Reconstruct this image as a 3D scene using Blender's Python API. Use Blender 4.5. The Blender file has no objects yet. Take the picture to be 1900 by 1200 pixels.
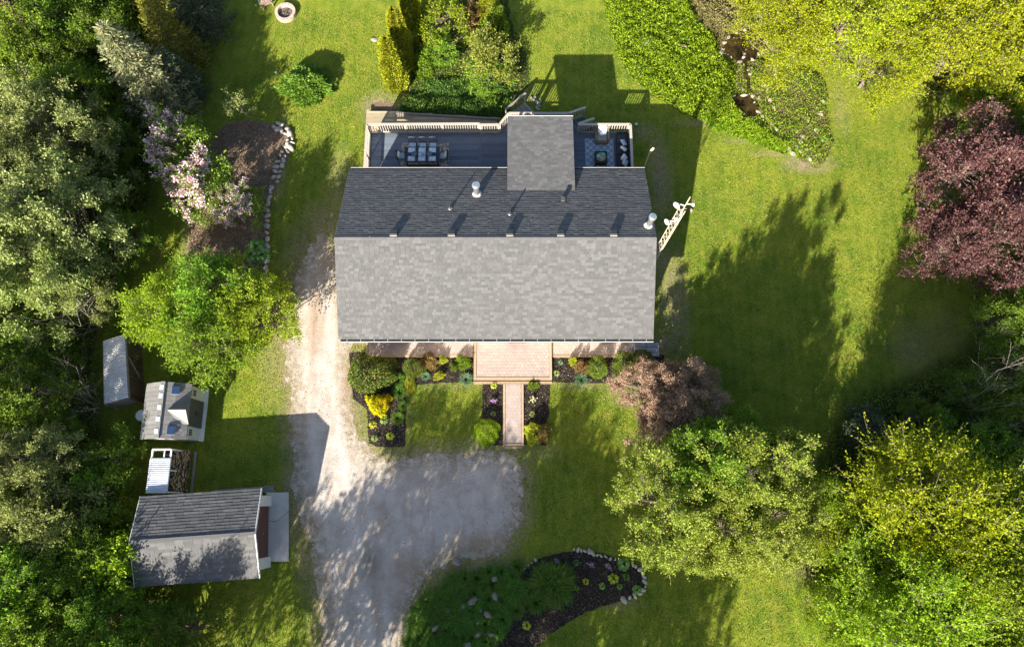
import bpy, math, random
import numpy as np
from mathutils import Vector, Matrix
from mathutils.geometry import delaunay_2d_cdt
sc = bpy.context.scene
col = sc.collection
R = math.radians
# ---------------------------------------------------------------- camera, sky, sun, exposure
CH, CF = 40.0, 1300.0
TH = math.atan(330.0 / CF)
cd = bpy.data.cameras.new('camera'); cd.sensor_width = 36; cd.lens = 36 * CF / 1900
cd.clip_start = .5; cd.clip_end = 900
cam = bpy.data.objects.new('camera', cd); col.objects.link(cam)
cam.location = (0, 0, CH); cam.rotation_euler = (TH, 0, 0); sc.camera = cam
SUN_EL, SUN_AZ = R(27.1), R(204.7)
w = bpy.data.worlds.new("World"); sc.world = w; w.use_nodes = True
sk = w.node_tree.nodes.new('ShaderNodeTexSky'); sk.sky_type = 'NISHITA'; sk.sun_disc = False
sk.sun_elevation = SUN_EL; sk.sun_rotation = SUN_AZ; sk.air_density = 1.0; sk.dust_density = 1.5
w.node_tree.links.new(sk.outputs[0], w.node_tree.nodes['Background'].inputs[0])
w.node_tree.nodes['Background'].inputs[1].default_value = .074
sd = bpy.data.lights.new('sun', 'SUN'); sd.energy = 5.0; sd.angle = R(.5); sd.color = (1, .93, .79)
so = bpy.data.objects.new('sun', sd); col.objects.link(so)
sv = Vector((math.sin(SUN_AZ) * math.cos(SUN_EL), math.cos(SUN_AZ) * math.cos(SUN_EL), math.sin(SUN_EL)))
so.rotation_euler = sv.to_track_quat('Z', 'Y').to_euler(); so.location = (0, -30, 60)
sc.view_settings.view_transform = 'Standard'; sc.view_settings.look = 'None'
sc.view_settings.exposure = 1.75; sc.view_settings.gamma = 1; sc.view_settings.use_curve_mapping = False
try:
    sc.cycles.max_bounces = 6; sc.cycles.diffuse_bounces = 3; sc.cycles.transmission_bounces = 4; sc.cycles.transparent_max_bounces = 4
    sc.cycles.caustics_reflective = False; sc.cycles.caustics_refractive = False
except Exception: pass

# ---------------------------------------------------------------- helpers
SN, CS = math.sin(TH), math.cos(TH)
def G(px, py, z=0.0):
    """point of the place at height z seen at photo pixel (px, py)"""
    v = (600.0 - py) / CF
    d = (CH - z) / (CS - v * SN)
    return ((px - 950.0) / CF * d, d * (SN + v * CS))
def G3(px, py, z=0.0):
    a = G(px, py, z); return (a[0], a[1], z)
NODECACHE = {}
def link(o, parent=None):
    col.objects.link(o)
    if parent is not None: o.parent = parent
    return o
def tag(o, label=None, cat=None, group=None, kind=None):
    if label: o['label'] = label
    if cat: o['category'] = cat
    if group: o['group'] = group
    if kind: o['kind'] = kind
    return o
def empty(name, loc, rz=0.0, label=None, cat=None, group=None, sc_=1.0):
    o = bpy.data.objects.new(name, None); col.objects.link(o)
    o.location = loc if len(loc) == 3 else (loc[0], loc[1], 0); o.rotation_euler = (0, 0, rz)
    o.empty_display_size = .2
    if sc_ != 1.0: o.scale = (sc_, sc_, sc_) if not hasattr(sc_, '__len__') else sc_
    return tag(o, label, cat, group)
def mesh_np(name, V, F4=None, F3=None, tone=None):
    """V (n,3); F4 (m,4) F3 (k,3) index arrays; tone per face"""
    me = bpy.data.meshes.new(name)
    V = np.asarray(V, dtype=np.float32)
    nf4 = 0 if F4 is None else len(F4); nf3 = 0 if F3 is None else len(F3)
    me.vertices.add(len(V)); me.vertices.foreach_set('co', V.ravel())
    idx = []; 
    if nf4: idx.append(np.asarray(F4, dtype=np.int32).ravel())
    if nf3: idx.append(np.asarray(F3, dtype=np.int32).ravel())
    idx = np.concatenate(idx)
    me.loops.add(len(idx)); me.loops.foreach_set('vertex_index', idx)
    st = np.concatenate([np.arange(nf4) * 4, nf4 * 4 + np.arange(nf3) * 3]).astype(np.int32)
    me.polygons.add(nf4 + nf3); me.polygons.foreach_set('loop_start', st)
    if tone is not None:
        a = me.attributes.new('tone', 'FLOAT', 'FACE'); a.data.foreach_set('value', np.asarray(tone, dtype=np.float32))
    me.update(calc_edges=True)
    return me
class MB:
    def __init__(s): s.v = []; s.f = []; s.t = []
    def add(s, V, F, tone=.5):
        o = len(s.v); s.v += [tuple(p) for p in V]; s.f += [tuple(o + i for i in f) for f in F]; s.t += [tone] * len(F); return s
    def box(s, c, d, rz=0.0, tone=.5, M=None):
        hx, hy, hz = d[0] / 2, d[1] / 2, d[2] / 2
        P = [Vector((x, y, z)) for z in (-hz, hz) for x, y in ((-hx, -hy), (hx, -hy), (hx, hy), (-hx, hy))]
        m = M if M is not None else Matrix.Rotation(rz, 3, 'Z')
        P = [m @ p + Vector(c) for p in P]
        return s.add(P, [(3, 2, 1, 0), (4, 5, 6, 7), (0, 1, 5, 4), (1, 2, 6, 5), (2, 3, 7, 6), (3, 0, 4, 7)], tone)
    def bar(s, a, b, wd, h, tone=.5):
        """rectangular bar from a to b, wd wide, h high"""
        a = Vector(a); b = Vector(b); d = (b - a); L = d.length; d.normalize()
        up = Vector((0, 0, 1)) if abs(d.z) < .95 else Vector((0, 1, 0))
        sx = d.cross(up).normalized(); uz = sx.cross(d).normalized()
        P = [p + sx * i * wd / 2 + uz * j * h / 2 for p in (a, b) for i, j in ((-1, -1), (1, -1), (1, 1), (-1, 1))]
        return s.add(P, [(0, 1, 2, 3), (7, 6, 5, 4), (0, 4, 5, 1), (1, 5, 6, 2), (2, 6, 7, 3), (3, 7, 4, 0)], tone)
    def tube(s, a, b, r0, r1=None, n=8, caps=True, tone=.5):
        r1 = r0 if r1 is None else r1
        a = Vector(a); b = Vector(b); d = (b - a).normalized()
        u = d.orthogonal().normalized(); q = d.cross(u)
        P = [p + (u * math.cos(2 * math.pi * i / n) + q * math.sin(2 * math.pi * i / n)) * r for p, r in ((a, r0), (b, r1)) for i in range(n)]
        F = [(i, (i + 1) % n, n + (i + 1) % n, n + i) for i in range(n)]
        if caps: F += [tuple(range(n - 1, -1, -1)), tuple(range(n, 2 * n))]
        return s.add(P, F, tone)
    def lathe(s, c, prof, n=16, tone=.5, cap=True):
        P = []; F = []
        for r, z in prof:
            P += [(c[0] + r * math.cos(2 * math.pi * i / n), c[1] + r * math.sin(2 * math.pi * i / n), c[2] + z) for i in range(n)]
        for k in range(len(prof) - 1):
            F += [(k * n + i, k * n + (i + 1) % n, (k + 1) * n + (i + 1) % n, (k + 1) * n + i) for i in range(n)]
        if cap: F.append(tuple((len(prof) - 1) * n + i for i in range(n)))
        return s.add(P, F, tone)
    def prism(s, pts, z0, z1, tone=.5):
        n = len(pts)
        P = [(x, y, z0) for x, y in pts] + [(x, y, z1) for x, y in pts]
        return s.add(P, [tuple(range(n, 2 * n)), tuple(range(n - 1, -1, -1))] + [(i, (i + 1) % n, n + (i + 1) % n, n + i) for i in range(n)], tone)
    def build(s, name, mat, parent=None, bevel=0.0, smooth=False):
        me = bpy.data.meshes.new(name); me.from_pydata(s.v, [], s.f)
        a = me.attributes.new('tone', 'FLOAT', 'FACE'); a.data.foreach_set('value', s.t)
        me.update()
        if smooth: me.polygons.foreach_set('use_smooth', [True] * len(me.polygons))
        me.materials.append(mat)
        o = bpy.data.objects.new(name, me); link(o, parent)
        if bevel:
            b = o.modifiers.new('bevel', 'BEVEL'); b.width = bevel; b.segments = 1; b.limit_method = 'ANGLE'
        return o
def copy_tree(o, parent=None):
    c = o.copy(); col.objects.link(c); c.parent = parent
    for ch in list(KIDS.get(o.name, o.children)): copy_tree(ch, c)
    return c
KIDS = {}
def objm(name, me, mat, parent=None, loc=None):
    o = bpy.data.objects.new(name, me); link(o, parent)
    if not me.materials: me.materials.append(None)
    o.material_slots[0].link = 'OBJECT'; o.material_slots[0].material = mat
    if loc is not None: o.location = loc
    return o

# ---------------------------------------------------------------- materials
class NT:
    def __init__(s, name):
        s.m = bpy.data.materials.new(name); s.m.use_nodes = True; s.t = s.m.node_tree; s.n = s.t.nodes; s.l = s.t.links
        s.b = s.n['Principled BSDF']; s.out = s.n['Material Output']
    def node(s, ty, **k):
        x = s.n.new(ty)
        for a, v in k.items(): setattr(x, a, v)
        return x
    def coord(s, scale=(1, 1, 1), which='Object', rot=(0, 0, 0)):
        t = s.node('ShaderNodeTexCoord'); m = s.node('ShaderNodeMapping'); m.inputs['Scale'].default_value = scale; m.inputs['Rotation'].default_value = rot
        s.l.new(t.outputs[which], m.inputs[0]); return m.outputs[0]
    def world(s, scale=(1, 1, 1), rot=(0, 0, 0)):
        g = s.node('ShaderNodeNewGeometry'); m = s.node('ShaderNodeMapping'); m.inputs['Scale'].default_value = scale; m.inputs['Rotation'].default_value = rot
        s.l.new(g.outputs['Position'], m.inputs[0]); return m.outputs[0]
    def noise(s, vec, scale, detail=4, rough=.55, out='Fac'):
        x = s.node('ShaderNodeTexNoise'); x.inputs['Scale'].default_value = scale; x.inputs['Detail'].default_value = detail; x.inputs['Roughness'].default_value = rough
        s.l.new(vec, x.inputs['Vector']); return x.outputs[out]
    def ramp(s, fac, stops, interp='LINEAR'):
        r = s.node('ShaderNodeValToRGB'); e = r.color_ramp.elements; r.color_ramp.interpolation = interp
        while len(e) < len(stops): e.new(.5)
        for i, (p, c) in enumerate(stops):
            e[i].position = p; e[i].color = (c[0], c[1], c[2], 1) if hasattr(c, '__len__') else (c, c, c, 1)
        s.l.new(fac, r.inputs[0]); return r.outputs[0]
    def mix(s, f, a, b, mode='MIX'):
        x = s.node('ShaderNodeMix', data_type='RGBA', blend_type=mode)
        for sock, val in ((x.inputs[0], f), (x.inputs[6], a), (x.inputs[7], b)):
            if hasattr(val, 'is_linked') or hasattr(val, 'links'): s.l.new(val, sock)
            elif hasattr(val, '__len__'): sock.default_value = (val[0], val[1], val[2], 1)
            else: sock.default_value = val
        return x.outputs[2]
    def math(s, op, a, b=0.0, c=None, clamp=False):
        x = s.node('ShaderNodeMath', operation=op); x.use_clamp = clamp
        for i, v in enumerate((a, b, c)):
            if v is None: continue
            if hasattr(v, 'links'): s.l.new(v, x.inputs[i])
            else: x.inputs[i].default_value = v
        return x.outputs[0]
    def attr(s, name, out='Fac'):
        a = s.node('ShaderNodeAttribute', attribute_name=name); return a.outputs[out]
    def col(s, c): 
        if hasattr(c, 'links'): s.l.new(c, s.b.inputs['Base Color'])
        else: s.b.inputs['Base Color'].default_value = (c[0], c[1], c[2], 1)
        return s
    def bump(s, h, strength=.5, dist=.02):
        b = s.node('ShaderNodeBump'); b.inputs['Strength'].default_value = strength; b.inputs['Distance'].default_value = dist
        s.l.new(h, b.inputs['Height']); s.l.new(b.outputs[0], s.b.inputs['Normal']); return s
    def rough(s, r, spec=.3, metal=0.0):
        s.b.inputs['Roughness'].default_value = r; s.b.inputs['Specular IOR Level'].default_value = spec; s.b.inputs['Metallic'].default_value = metal; return s
MC = {}
def plain(name, c, rough=.6, var=.18, scale=6.0, metal=0.0, spec=.3, bump=.15, tonev=0.0, streak=None):
    if name in MC: return MC[name]
    n = NT(name); v = n.world(streak if streak else (1, 1, 1)); f = n.noise(v, scale, 5, .6)
    a = tuple(x * (1 - var) for x in c); b = tuple(min(1, x * (1 + var)) for x in c)
    cc = n.ramp(f, [(.25, a), (.75, b)])
    if tonev:
        t = n.ramp(n.attr('tone'), [(0, 1 - tonev), (1, 1 + tonev)]); cc = n.mix(1.0, cc, t, 'MULTIPLY')
    f2 = n.noise(n.world(), 1.3, 3, .6)
    cc = n.mix(n.ramp(f2, [(.45, 0), (.8, .35)]), cc, tuple(x * .7 for x in c))
    n.col(cc).rough(rough, spec, metal)
    if bump: n.bump(n.noise(v, scale * 8, 3, .6), bump, .01)
    MC[name] = n.m; return n.m
def leafmat(name, cols, trans=.38, gloss=.15, clump=.5, fleck=None):
    """cols: dark, mid, light reflectances of individual leaves"""
    if name in MC: return MC[name]
    n = NT(name); g = n.node('ShaderNodeNewGeometry')
    c = n.ramp(g.outputs['Random Per Island'], [(0, cols[0]), (.5, cols[1]), (1, cols[2])])
    oi = n.node('ShaderNodeObjectInfo')
    f = n.noise(n.world(), 1.1, 3, .6)
    c = n.mix(n.ramp(f, [(.35, 0), (.68, clump)]), c, tuple(x * .62 for x in cols[1]))
    hs = n.node('ShaderNodeHueSaturation'); n.l.new(c, hs.inputs['Color'])
    n.l.new(n.math('MULTIPLY_ADD', oi.outputs['Random'], .03, .485), hs.inputs['Hue'])
    n.l.new(n.math('MULTIPLY_ADD', oi.outputs['Random'], .25, .88), hs.inputs['Value']); c = hs.outputs[0]
    if fleck:
        wn = n.node('ShaderNodeTexWhiteNoise', noise_dimensions='1D'); n.l.new(g.outputs['Random Per Island'], wn.inputs['W'])
        c = n.mix(n.ramp(wn.outputs['Value'], [(1 - fleck[0] - .01, 0), (1 - fleck[0], 1)], 'CONSTANT'), c, fleck[1])
    n.col(c).rough(.5, gloss)
    tr = n.node('ShaderNodeBsdfTranslucent'); tc = n.mix(1.0, c, (1.0, 1.0, .55), 'MULTIPLY'); n.l.new(tc, tr.inputs[0])
    mx = n.node('ShaderNodeMixShader'); mx.inputs[0].default_value = min(.5, trans * 1.2)
    n.l.new(n.b.outputs[0], mx.inputs[1]); n.l.new(tr.outputs[0], mx.inputs[2]); n.l.new(mx.outputs[0], n.out.inputs['Surface'])
    MC[name] = n.m; return n.m

# ---------------------------------------------------------------- outlines and ground sheets
rng = np.random.default_rng(7)
def chaikin(P, k=2):
    P = [Vector(p) for p in P]
    for _ in range(k):
        Q = []
        for i in range(len(P)):
            a, b = P[i], P[(i + 1) % len(P)]
            Q += [a * .75 + b * .25, a * .25 + b * .75]
        P = Q
    return P
def outline(pix, smooth=2, jit=.06, step=.12, z=0.0):
    P = [Vector(G(x, y, z)) for x, y in pix]
    if smooth: P = chaikin(P, smooth)
    Q = []
    for i in range(len(P)):
        a, b = P[i], P[(i + 1) % len(P)]
        n = max(1, int((b - a).length / step))
        for k in range(n): Q.append(a + (b - a) * k / n)
    if jit:
        from mathutils import noise as mn
        Q = [q + Vector((mn.noise(Vector((q.x * 1.7, q.y * 1.7, 3))) + .7 * mn.noise(Vector((q.x * 5, q.y * 5, 9))), mn.noise(Vector((q.x * 1.7, q.y * 1.7, 31))) + .7 * mn.noise(Vector((q.x * 5, q.y * 5, 77))))) * jit * 2 for q in Q]
    return np.array([(q.x, q.y) for q in Q])
def inpoly(P, x, y):
    x = np.asarray(x); y = np.asarray(y); full = np.zeros(x.shape, bool); nb = (x > P[:, 0].min()) & (x < P[:, 0].max()) & (y > P[:, 1].min()) & (y < P[:, 1].max())
    x = x[nb]; y = y[nb]; c = np.zeros(x.shape, bool); n = len(P); j = n - 1
    for i in range(n):
        xi, yi = P[i]; xj, yj = P[j]
        if yi != yj:
            m = ((yi > y) != (yj > y)) & (x < (xj - xi) * (y - yi) / (yj - yi) + xi); c ^= m
        j = i
    full[nb] = c; return full
def edgedist(P, x, y, cap=1.5):
    x = np.asarray(x, float); y = np.asarray(y, float); full = np.full(x.shape, float(cap)); nb = (x > P[:, 0].min() - cap) & (x < P[:, 0].max() + cap) & (y > P[:, 1].min() - cap) & (y < P[:, 1].max() + cap)
    x = x[nb]; y = y[nb]; d = np.full(x.shape, float(cap)); n = len(P)
    for i in range(n):
        ax, ay = P[i]; bx, by = P[(i + 1) % n]; ex, ey = bx - ax, by - ay; L = ex * ex + ey * ey + 1e-12
        t = np.clip(((x - ax) * ex + (y - ay) * ey) / L, 0, 1)
        d = np.minimum(d, np.hypot(x - ax - t * ex, y - ay - t * ey))
    full[nb] = d; return full
def sheet(name, P, z, mat, grid=.35, parent=None, attrs=None, kind='structure', bumpz=0.0):
    n = len(P); x0, y0 = P.min(0); x1, y1 = P.max(0)
    gx, gy = np.meshgrid(np.arange(x0, x1, grid), np.arange(y0, y1, grid)); gx = gx.ravel() + rng.uniform(-.1, .1, gx.size) * grid; gy = gy.ravel() + rng.uniform(-.1, .1, gy.size) * grid
    m = inpoly(P, gx, gy) & (edgedist(P, gx, gy, 9) > grid * .4); gx, gy = gx[m], gy[m]
    V = [Vector(p) for p in P] + [Vector((a, b)) for a, b in zip(gx, gy)]
    r = delaunay_2d_cdt(V, [], [list(range(n))], 1, 1e-5)
    vx = np.array([(v.x, v.y) for v in r[0]]); F = np.array([f for f in r[2] if len(f) == 3])
    d = edgedist(P, vx[:, 0], vx[:, 1])
    zz = np.full(len(vx), z)
    if bumpz: zz = z + np.minimum(d * .6, 1) * bumpz * (.55 + .45 * np.sin(vx[:, 0] * 2.3 + vx[:, 1] * 1.1) * np.cos(vx[:, 1] * 2.9 - vx[:, 0] * .7))
    a, b, c = vx[F[:, 0]], vx[F[:, 1]], vx[F[:, 2]]
    fl = ((b[:, 0] - a[:, 0]) * (c[:, 1] - a[:, 1]) - (b[:, 1] - a[:, 1]) * (c[:, 0] - a[:, 0])) < 0
    F[fl] = F[fl][:, ::-1]
    me = mesh_np(name, np.column_stack([vx, zz]), F3=F)
    t = me.attributes.new('edge', 'FLOAT', 'POINT'); t.data.foreach_set('value', d.astype(np.float32))
    for k, fn in (attrs or {}).items():
        t = me.attributes.new(k, 'FLOAT', 'POINT'); t.data.foreach_set('value', fn(vx[:, 0], vx[:, 1]).astype(np.float32))
    me.materials.append(mat); o = bpy.data.objects.new(name, me); link(o, parent)
    if kind: o['kind'] = kind
    return o
def blobs(L):
    """pixel ellipses (px,py,rx,ry,strength) -> attribute function"""
    Q = [(*G(a, b), rx / 32, ry / 30, s) for a, b, rx, ry, s in L]
    def fn(x, y):
        t = np.zeros(np.shape(x))
        for cx, cy, rx, ry, s in Q: t = np.maximum(t, s * np.clip(1.35 - np.hypot((x - cx) / rx, (y - cy) / ry), 0, 1))
        return np.clip(t, 0, 1)
    return fn
# ---------------------------------------------------------------- ground
DRIVE = outline([(602,432),(582,446),(562,480),(545,520),(536,560),(530,610),(528,660),(536,700),(542,750),(540,800),(545,860),(538,915),(556,950),(572,1000),(584,1060),(590,1120),(600,1200),(604,1330),(745,1330),(748,1200),(762,1120),(790,1062),(840,1042),(900,1034),(946,1012),(966,960),(972,900),(964,846),(930,836),(860,842),(790,838),(750,850),(720,856),(690,842),(664,806),(652,760),(650,700),(648,650),(660,628),(672,610),(640,560),(626,490),(614,440)], 1, .14)
BED_W = outline([(648,655),(700,652),(878,657),(879,708),(800,711),(754,716),(752,828),(700,829),(684,822),(681,760),(655,740)], 0, .02)
BED_C = outline([(896,706),(934,706),(934,826),(905,826),(890,815),(894,770)], 0, .02)
BED_D = outline([(971,706),(1021,706),(1018,770),(1008,800),(1014,826),(971,826)], 0, .02)
BED_E = outline([(1023,657),(1176,657),(1232,658),(1236,710),(1180,716),(1130,711),(1080,711),(1023,708)], 0, .03)
ISLAND = outline([(968,1060),(1000,1036),(1040,1024),(1078,1019),(1110,1026),(1150,1036),(1180,1046),(1196,1064),(1198,1086),(1186,1104),(1160,1114),(1120,1122),(1080,1138),(1044,1160),(1010,1184),(985,1215),(940,1290),(840,1290),(900,1195),(935,1150),(962,1122),(962,1085)], 1, .05)
LILYBED = outline([(735,1290),(750,1195),(768,1140),(800,1106),(835,1076),(880,1062),(930,1056),(972,1048),(964,1085),(964,1122),(937,1152),(902,1197),(845,1290)], 1, .1)
BED_L = outline([(398,246),(430,226),(470,224),(508,230),(536,240),(546,262),(534,290),(518,330),(502,370),(498,420),(498,470),(500,530),(440,530),(352,505),(349,400),(352,330),(380,290)], 1, .06)
BED_B = outline([(742,232),(740,205),(748,172),(764,140),(768,60),(762,-30),(755,-120),(945,-120),(940,20),(958,60),(978,110),(985,150),(966,180),(950,196),(930,226)], 1, .1)
GCOV = outline([(1118,-60),(1122,10),(1132,60),(1150,118),(1196,168),(1250,200),(1300,224),(1350,248),(1400,268),(1450,284),(1500,296),(1468,268),(1428,244),(1390,218),(1362,190),(1368,150),(1352,118),(1335,100),(1330,70),(1290,40),(1262,-60)], 1, .1)
MEADOW = outline([(1262,-80),(1290,42),(1330,72),(1338,100),(1362,110),(1400,60),(1390,-80)], 1, .12)
ROCKG = outline([(1384,110),(1420,118),(1470,128),(1520,136),(1534,170),(1528,215),(1540,250),(1544,280),(1520,312),(1496,306),(1470,286),(1428,256),(1392,228),(1362,196),(1368,150),(1352,118)], 1, .1)
POND_A = outline([(1338,92),(1352,68),(1385,58),(1420,60),(1430,90),(1400,108),(1382,122),(1356,112)], 2, .06)
POND_B = outline([(1354,184),(1372,176),(1392,186),(1408,206),(1404,222),(1384,220),(1360,206)], 2, .05)
STREAM = outline([(1378,112),(1383,112),(1387,150),(1391,182),(1388,188),(1385,178),(1381,150)], 1, .04)
BARE = outline([(676,234),(690,200),(700,186),(740,196),(744,232)], 1, .12)
WOOD_L = outline([(-400,-300),(410,-300),(395,60),(380,150),(350,212),(300,222),(286,330),(270,430),(240,505),(190,570),(180,700),(200,900),(250,1090),(330,1110),(372,1150),(365,1400),(-400,1500)], 1, .2)
WOOD_R = outline([(2300,560),(1850,560),(1806,590),(1802,650),(1720,690),(1640,720),(1560,765),(1524,850),(1545,930),(1490,1000),(1500,1060),(1600,1090),(1640,1200),(1640,1400),(2300,1500)], 1, .2)
TOPR = outline([(1690,190),(1760,170),(1900,190),(2200,150),(2200,-300),(1290,-300),(1300,30),(1400,60),(1500,100),(1600,40)], 1, .2)

def woodfn(x, y):
    m = np.zeros(np.shape(x))
    for P in (WOOD_L, WOOD_R): 
        d = edgedist(P, x, y, 3.0); i = inpoly(P, x, y); m = np.maximum(m, np.where(i, np.clip(.5 + d, 0, 1), np.clip(.5 - d, 0, 1)))
    d = edgedist(TOPR, x, y, 3.0); m = np.maximum(m, np.where(inpoly(TOPR, x, y), .7, 0))
    return m
WEAR = blobs([(640,790,45,90,.9),(605,420,50,50,.7),(630,350,26,80,.5),(560,470,40,60,.6),(522,640,40,100,.55),(700,850,70,26,.9),(880,1060,90,40,.75),(575,1000,24,80,.9),
    (560,960,30,50,1),(520,300,14,90,.7),(1250,560,30,110,.7),(1225,470,14,60,.8),(1225,330,24,90,.8),(1500,305,50,18,1),(1440,285,50,8,.7),(1400,262,60,7,.6),(1300,228,60,7,.6),(705,200,40,34,.9),
    (1700,650,50,50,.45),(1760,620,60,50,.3),(1200,820,30,20,.5),(960,180,40,30,.4),(1000,840,40,14,.4),(1230,640,30,20,.8),(1540,1070,60,40,.8),(1480,1030,40,40,.6),(1150,1120,40,10,.6),
    (760,842,120,8,.6),(850,714,110,5,.5),(1080,716,60,5,.6),(1170,730,40,24,.6),(755,770,6,50,.5),(1560,200,16,60,.35),(1220,300,18,60,.7),(1195,245,30,20,.6),(350,420,10,90,.6)])
CL = np.array([G(*p) for p in ((602, 420), (596, 520), (590, 620), (594, 720), (606, 820), (622, 920), (640, 1020), (655, 1120), (665, 1300))])
def trackfn(x, y):
    d = np.full(np.shape(x), 9.0)
    for (ax, ay), (bx, by) in zip(CL[:-1], CL[1:]):
        ex, ey = bx - ax, by - ay; t = np.clip(((x - ax) * ex + (y - ay) * ey) / (ex * ex + ey * ey), 0, 1); d = np.minimum(d, np.hypot(x - ax - t * ex, y - ay - t * ey))
    return np.clip(1 - np.abs(d - .78) / .34, 0, 1)
def wearfn(x, y):
    e = edgedist(DRIVE, x, y, 3.0)
    return np.maximum(WEAR(x, y), np.clip(1 - e / .9, 0, 1) * .85)

n = NT('lawn_soil_and_turf')
v = n.world()
big = n.noise(v, .22, 4, .55); mid = n.noise(v, 1.4, 4, .6); fine = n.noise(n.world((1, .6, 1), (0, 0, .4)), 14, 4, .75); vf = n.noise(v, 46, 3, .75)
g1 = n.mix(n.ramp(big, [(.38, 0), (.62, 1)]), (.095, .158, .012), (.195, .238, .018))
g1 = n.mix(n.ramp(mid, [(.40, 0), (.66, .75)]), g1, (.25, .25, .035))
g1 = n.mix(n.ramp(n.noise(v, .75, 5, .65), [(.48, 0), (.66, .7)]), g1, (.065, .130, .012))
g1 = n.mix(n.ramp(fine, [(.30, .75), (.52, 0)]), g1, (.030, .055, .006))
g1 = n.mix(n.ramp(fine, [(.56, 0), (.74, .7)]), g1, (.33, .33, .09))
g1 = n.mix(n.ramp(n.noise(v, 5.5, 4, .7), [(.60, 0), (.76, .6)]), g1, (.27, .20, .09))
dirt = n.ramp(n.noise(v, 9, 5, .7), [(.3, (.10, .07, .045)), (.5, (.26, .20, .135)), (.75, (.42, .34, .26))])
wr = n.math('MULTIPLY', n.attr('wear'), n.ramp(n.noise(v, 3.2, 6, .72), [(.34, .0), (.60, 1.5)]), clamp=True)
g1 = n.mix(wr, g1, dirt)
duff = n.ramp(n.noise(v, 12, 5, .7), [(.3, (.012, .016, .006)), (.55, (.045, .045, .016)), (.75, (.12, .085, .05))])
g1 = n.mix(n.attr('wood'), g1, duff)
wv = n.node('ShaderNodeTexWave', wave_type='BANDS', bands_direction='X', wave_profile='TRI'); wv.inputs['Scale'].default_value = .55; wv.inputs['Distortion'].default_value = 2.2; wv.inputs['Detail'].default_value = 2; wv.inputs['Detail Scale'].default_value = .35; n.l.new(n.world((1, .18, 1), (0, 0, .12)), wv.inputs['Vector'])
g1 = n.mix(n.math('MULTIPLY', n.ramp(wv.outputs['Fac'], [(.38, 0), (.66, .13)]), 1.0), g1, (.26, .30, .035))
n.col(g1).rough(.9, .1)
h = n.math('ADD', n.math('MULTIPLY', fine, 1.0), n.math('MULTIPLY', vf, .6)); n.bump(h, .9, .06)
LAWN_M = n.m
xs = np.unique(np.concatenate([np.linspace(-420, -46, 14), np.arange(-46, 46.01, .3), np.linspace(46, 420, 14)]))
ys = np.unique(np.concatenate([np.linspace(-380, -20, 12), np.arange(-20, 44.01, .3), np.linspace(44, 460, 14)]))
X, Y = np.meshgrid(xs, ys); nx, ny = len(xs), len(ys)
ii = (np.arange(ny - 1)[:, None] * nx + np.arange(nx - 1)[None, :]).ravel()
me = mesh_np('lawn', np.column_stack([X.ravel(), Y.ravel(), np.zeros(X.size)]), F4=np.column_stack([ii, ii + 1, ii + nx + 1, ii + nx]))
for nm, fn in (('wear', wearfn), ('wood', woodfn)):
    t = me.attributes.new(nm, 'FLOAT', 'POINT'); t.data.foreach_set('value', fn(X.ravel(), Y.ravel()).astype(np.float32))
me.materials.append(LAWN_M); lawn = link(bpy.data.objects.new('lawn', me)); lawn['kind'] = 'structure'

# gravel drive
n = NT('gravel')
v = n.world(); vs = n.world((1, .28, 1))
sp = n.noise(v, 28, 4, .8); md = n.noise(v, 1.1, 5, .6)
c = n.ramp(md, [(.3, (.33, .28, .245)), (.5, (.42, .375, .34)), (.72, (.50, .46, .42))])
c = n.mix(n.ramp(sp, [(.34, .8), (.45, 0)]), c, (.17, .14, .11))
c = n.mix(n.ramp(sp, [(.58, 0), (.70, .65)]), c, (.68, .66, .62))
c = n.mix(n.ramp(n.noise(vs, 1.6, 4, .6), [(.50, 0), (.68, .5)]), c, (.33, .235, .17))
br = n.ramp(n.noise(v, 3.5, 5, .65), [(.3, (.25, .17, .115)), (.7, (.38, .28, .205))])
bf = n.math('MULTIPLY', n.attr('brown'), n.ramp(n.noise(vs, 1.1, 6, .7), [(.34, .45), (.54, 1.3)]), clamp=True)
c = n.mix(n.math('MULTIPLY', bf, .95), c, br)
c = n.mix(n.math('MULTIPLY', n.attr('track'), n.ramp(n.noise(vs, 4, 5, .7), [(.35, .2), (.6, .8)])), c, (.55, .51, .47))
c = n.mix(n.attr('stain'), c, (.20, .175, .15))
c = n.mix(n.ramp(n.noise(v, 60, 2, .8), [(.66, 0), (.70, .9)]), c, (.05, .04, .03))
ed = n.math('SUBTRACT', 1.0, n.math('MULTIPLY', n.attr('edge'), .8), clamp=True)
ef = n.math('MULTIPLY', ed, n.ramp(n.noise(v, 2.6, 7, .75), [(.40, .0), (.58, 1.3)]), clamp=True)
c = n.mix(ef, c, n.ramp(n.noise(v, 16, 4, .7), [(.35, (.10, .105, .035)), (.5, (.22, .17, .10)), (.66, (.40, .33, .25))]))
vor = n.node('ShaderNodeTexVoronoi'); vor.inputs['Scale'].default_value = 22; n.l.new(v, vor.inputs['Vector'])
n.col(c).rough(.85, .2); n.bump(n.math('ADD', vor.outputs['Distance'], n.math('MULTIPLY', sp, .8)), .55, .03)
sheet('gravel_driveway', DRIVE, .006, n.m, .3, attrs={
    'brown': blobs([(636,560,22,70,1),(655,700,20,70,1),(578,600,16,90,.8),(560,760,14,60,.5),(610,470,30,50,.5),(760,1060,70,30,.5),(900,1010,60,22,.8),(620,1120,20,60,.4)]),
    'track': trackfn,
    'stain': blobs([(686,1045,22,34,.85),(690,1090,10,30,.5),(800,890,60,18,.25),(845,905,14,10,.4)])})

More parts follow.
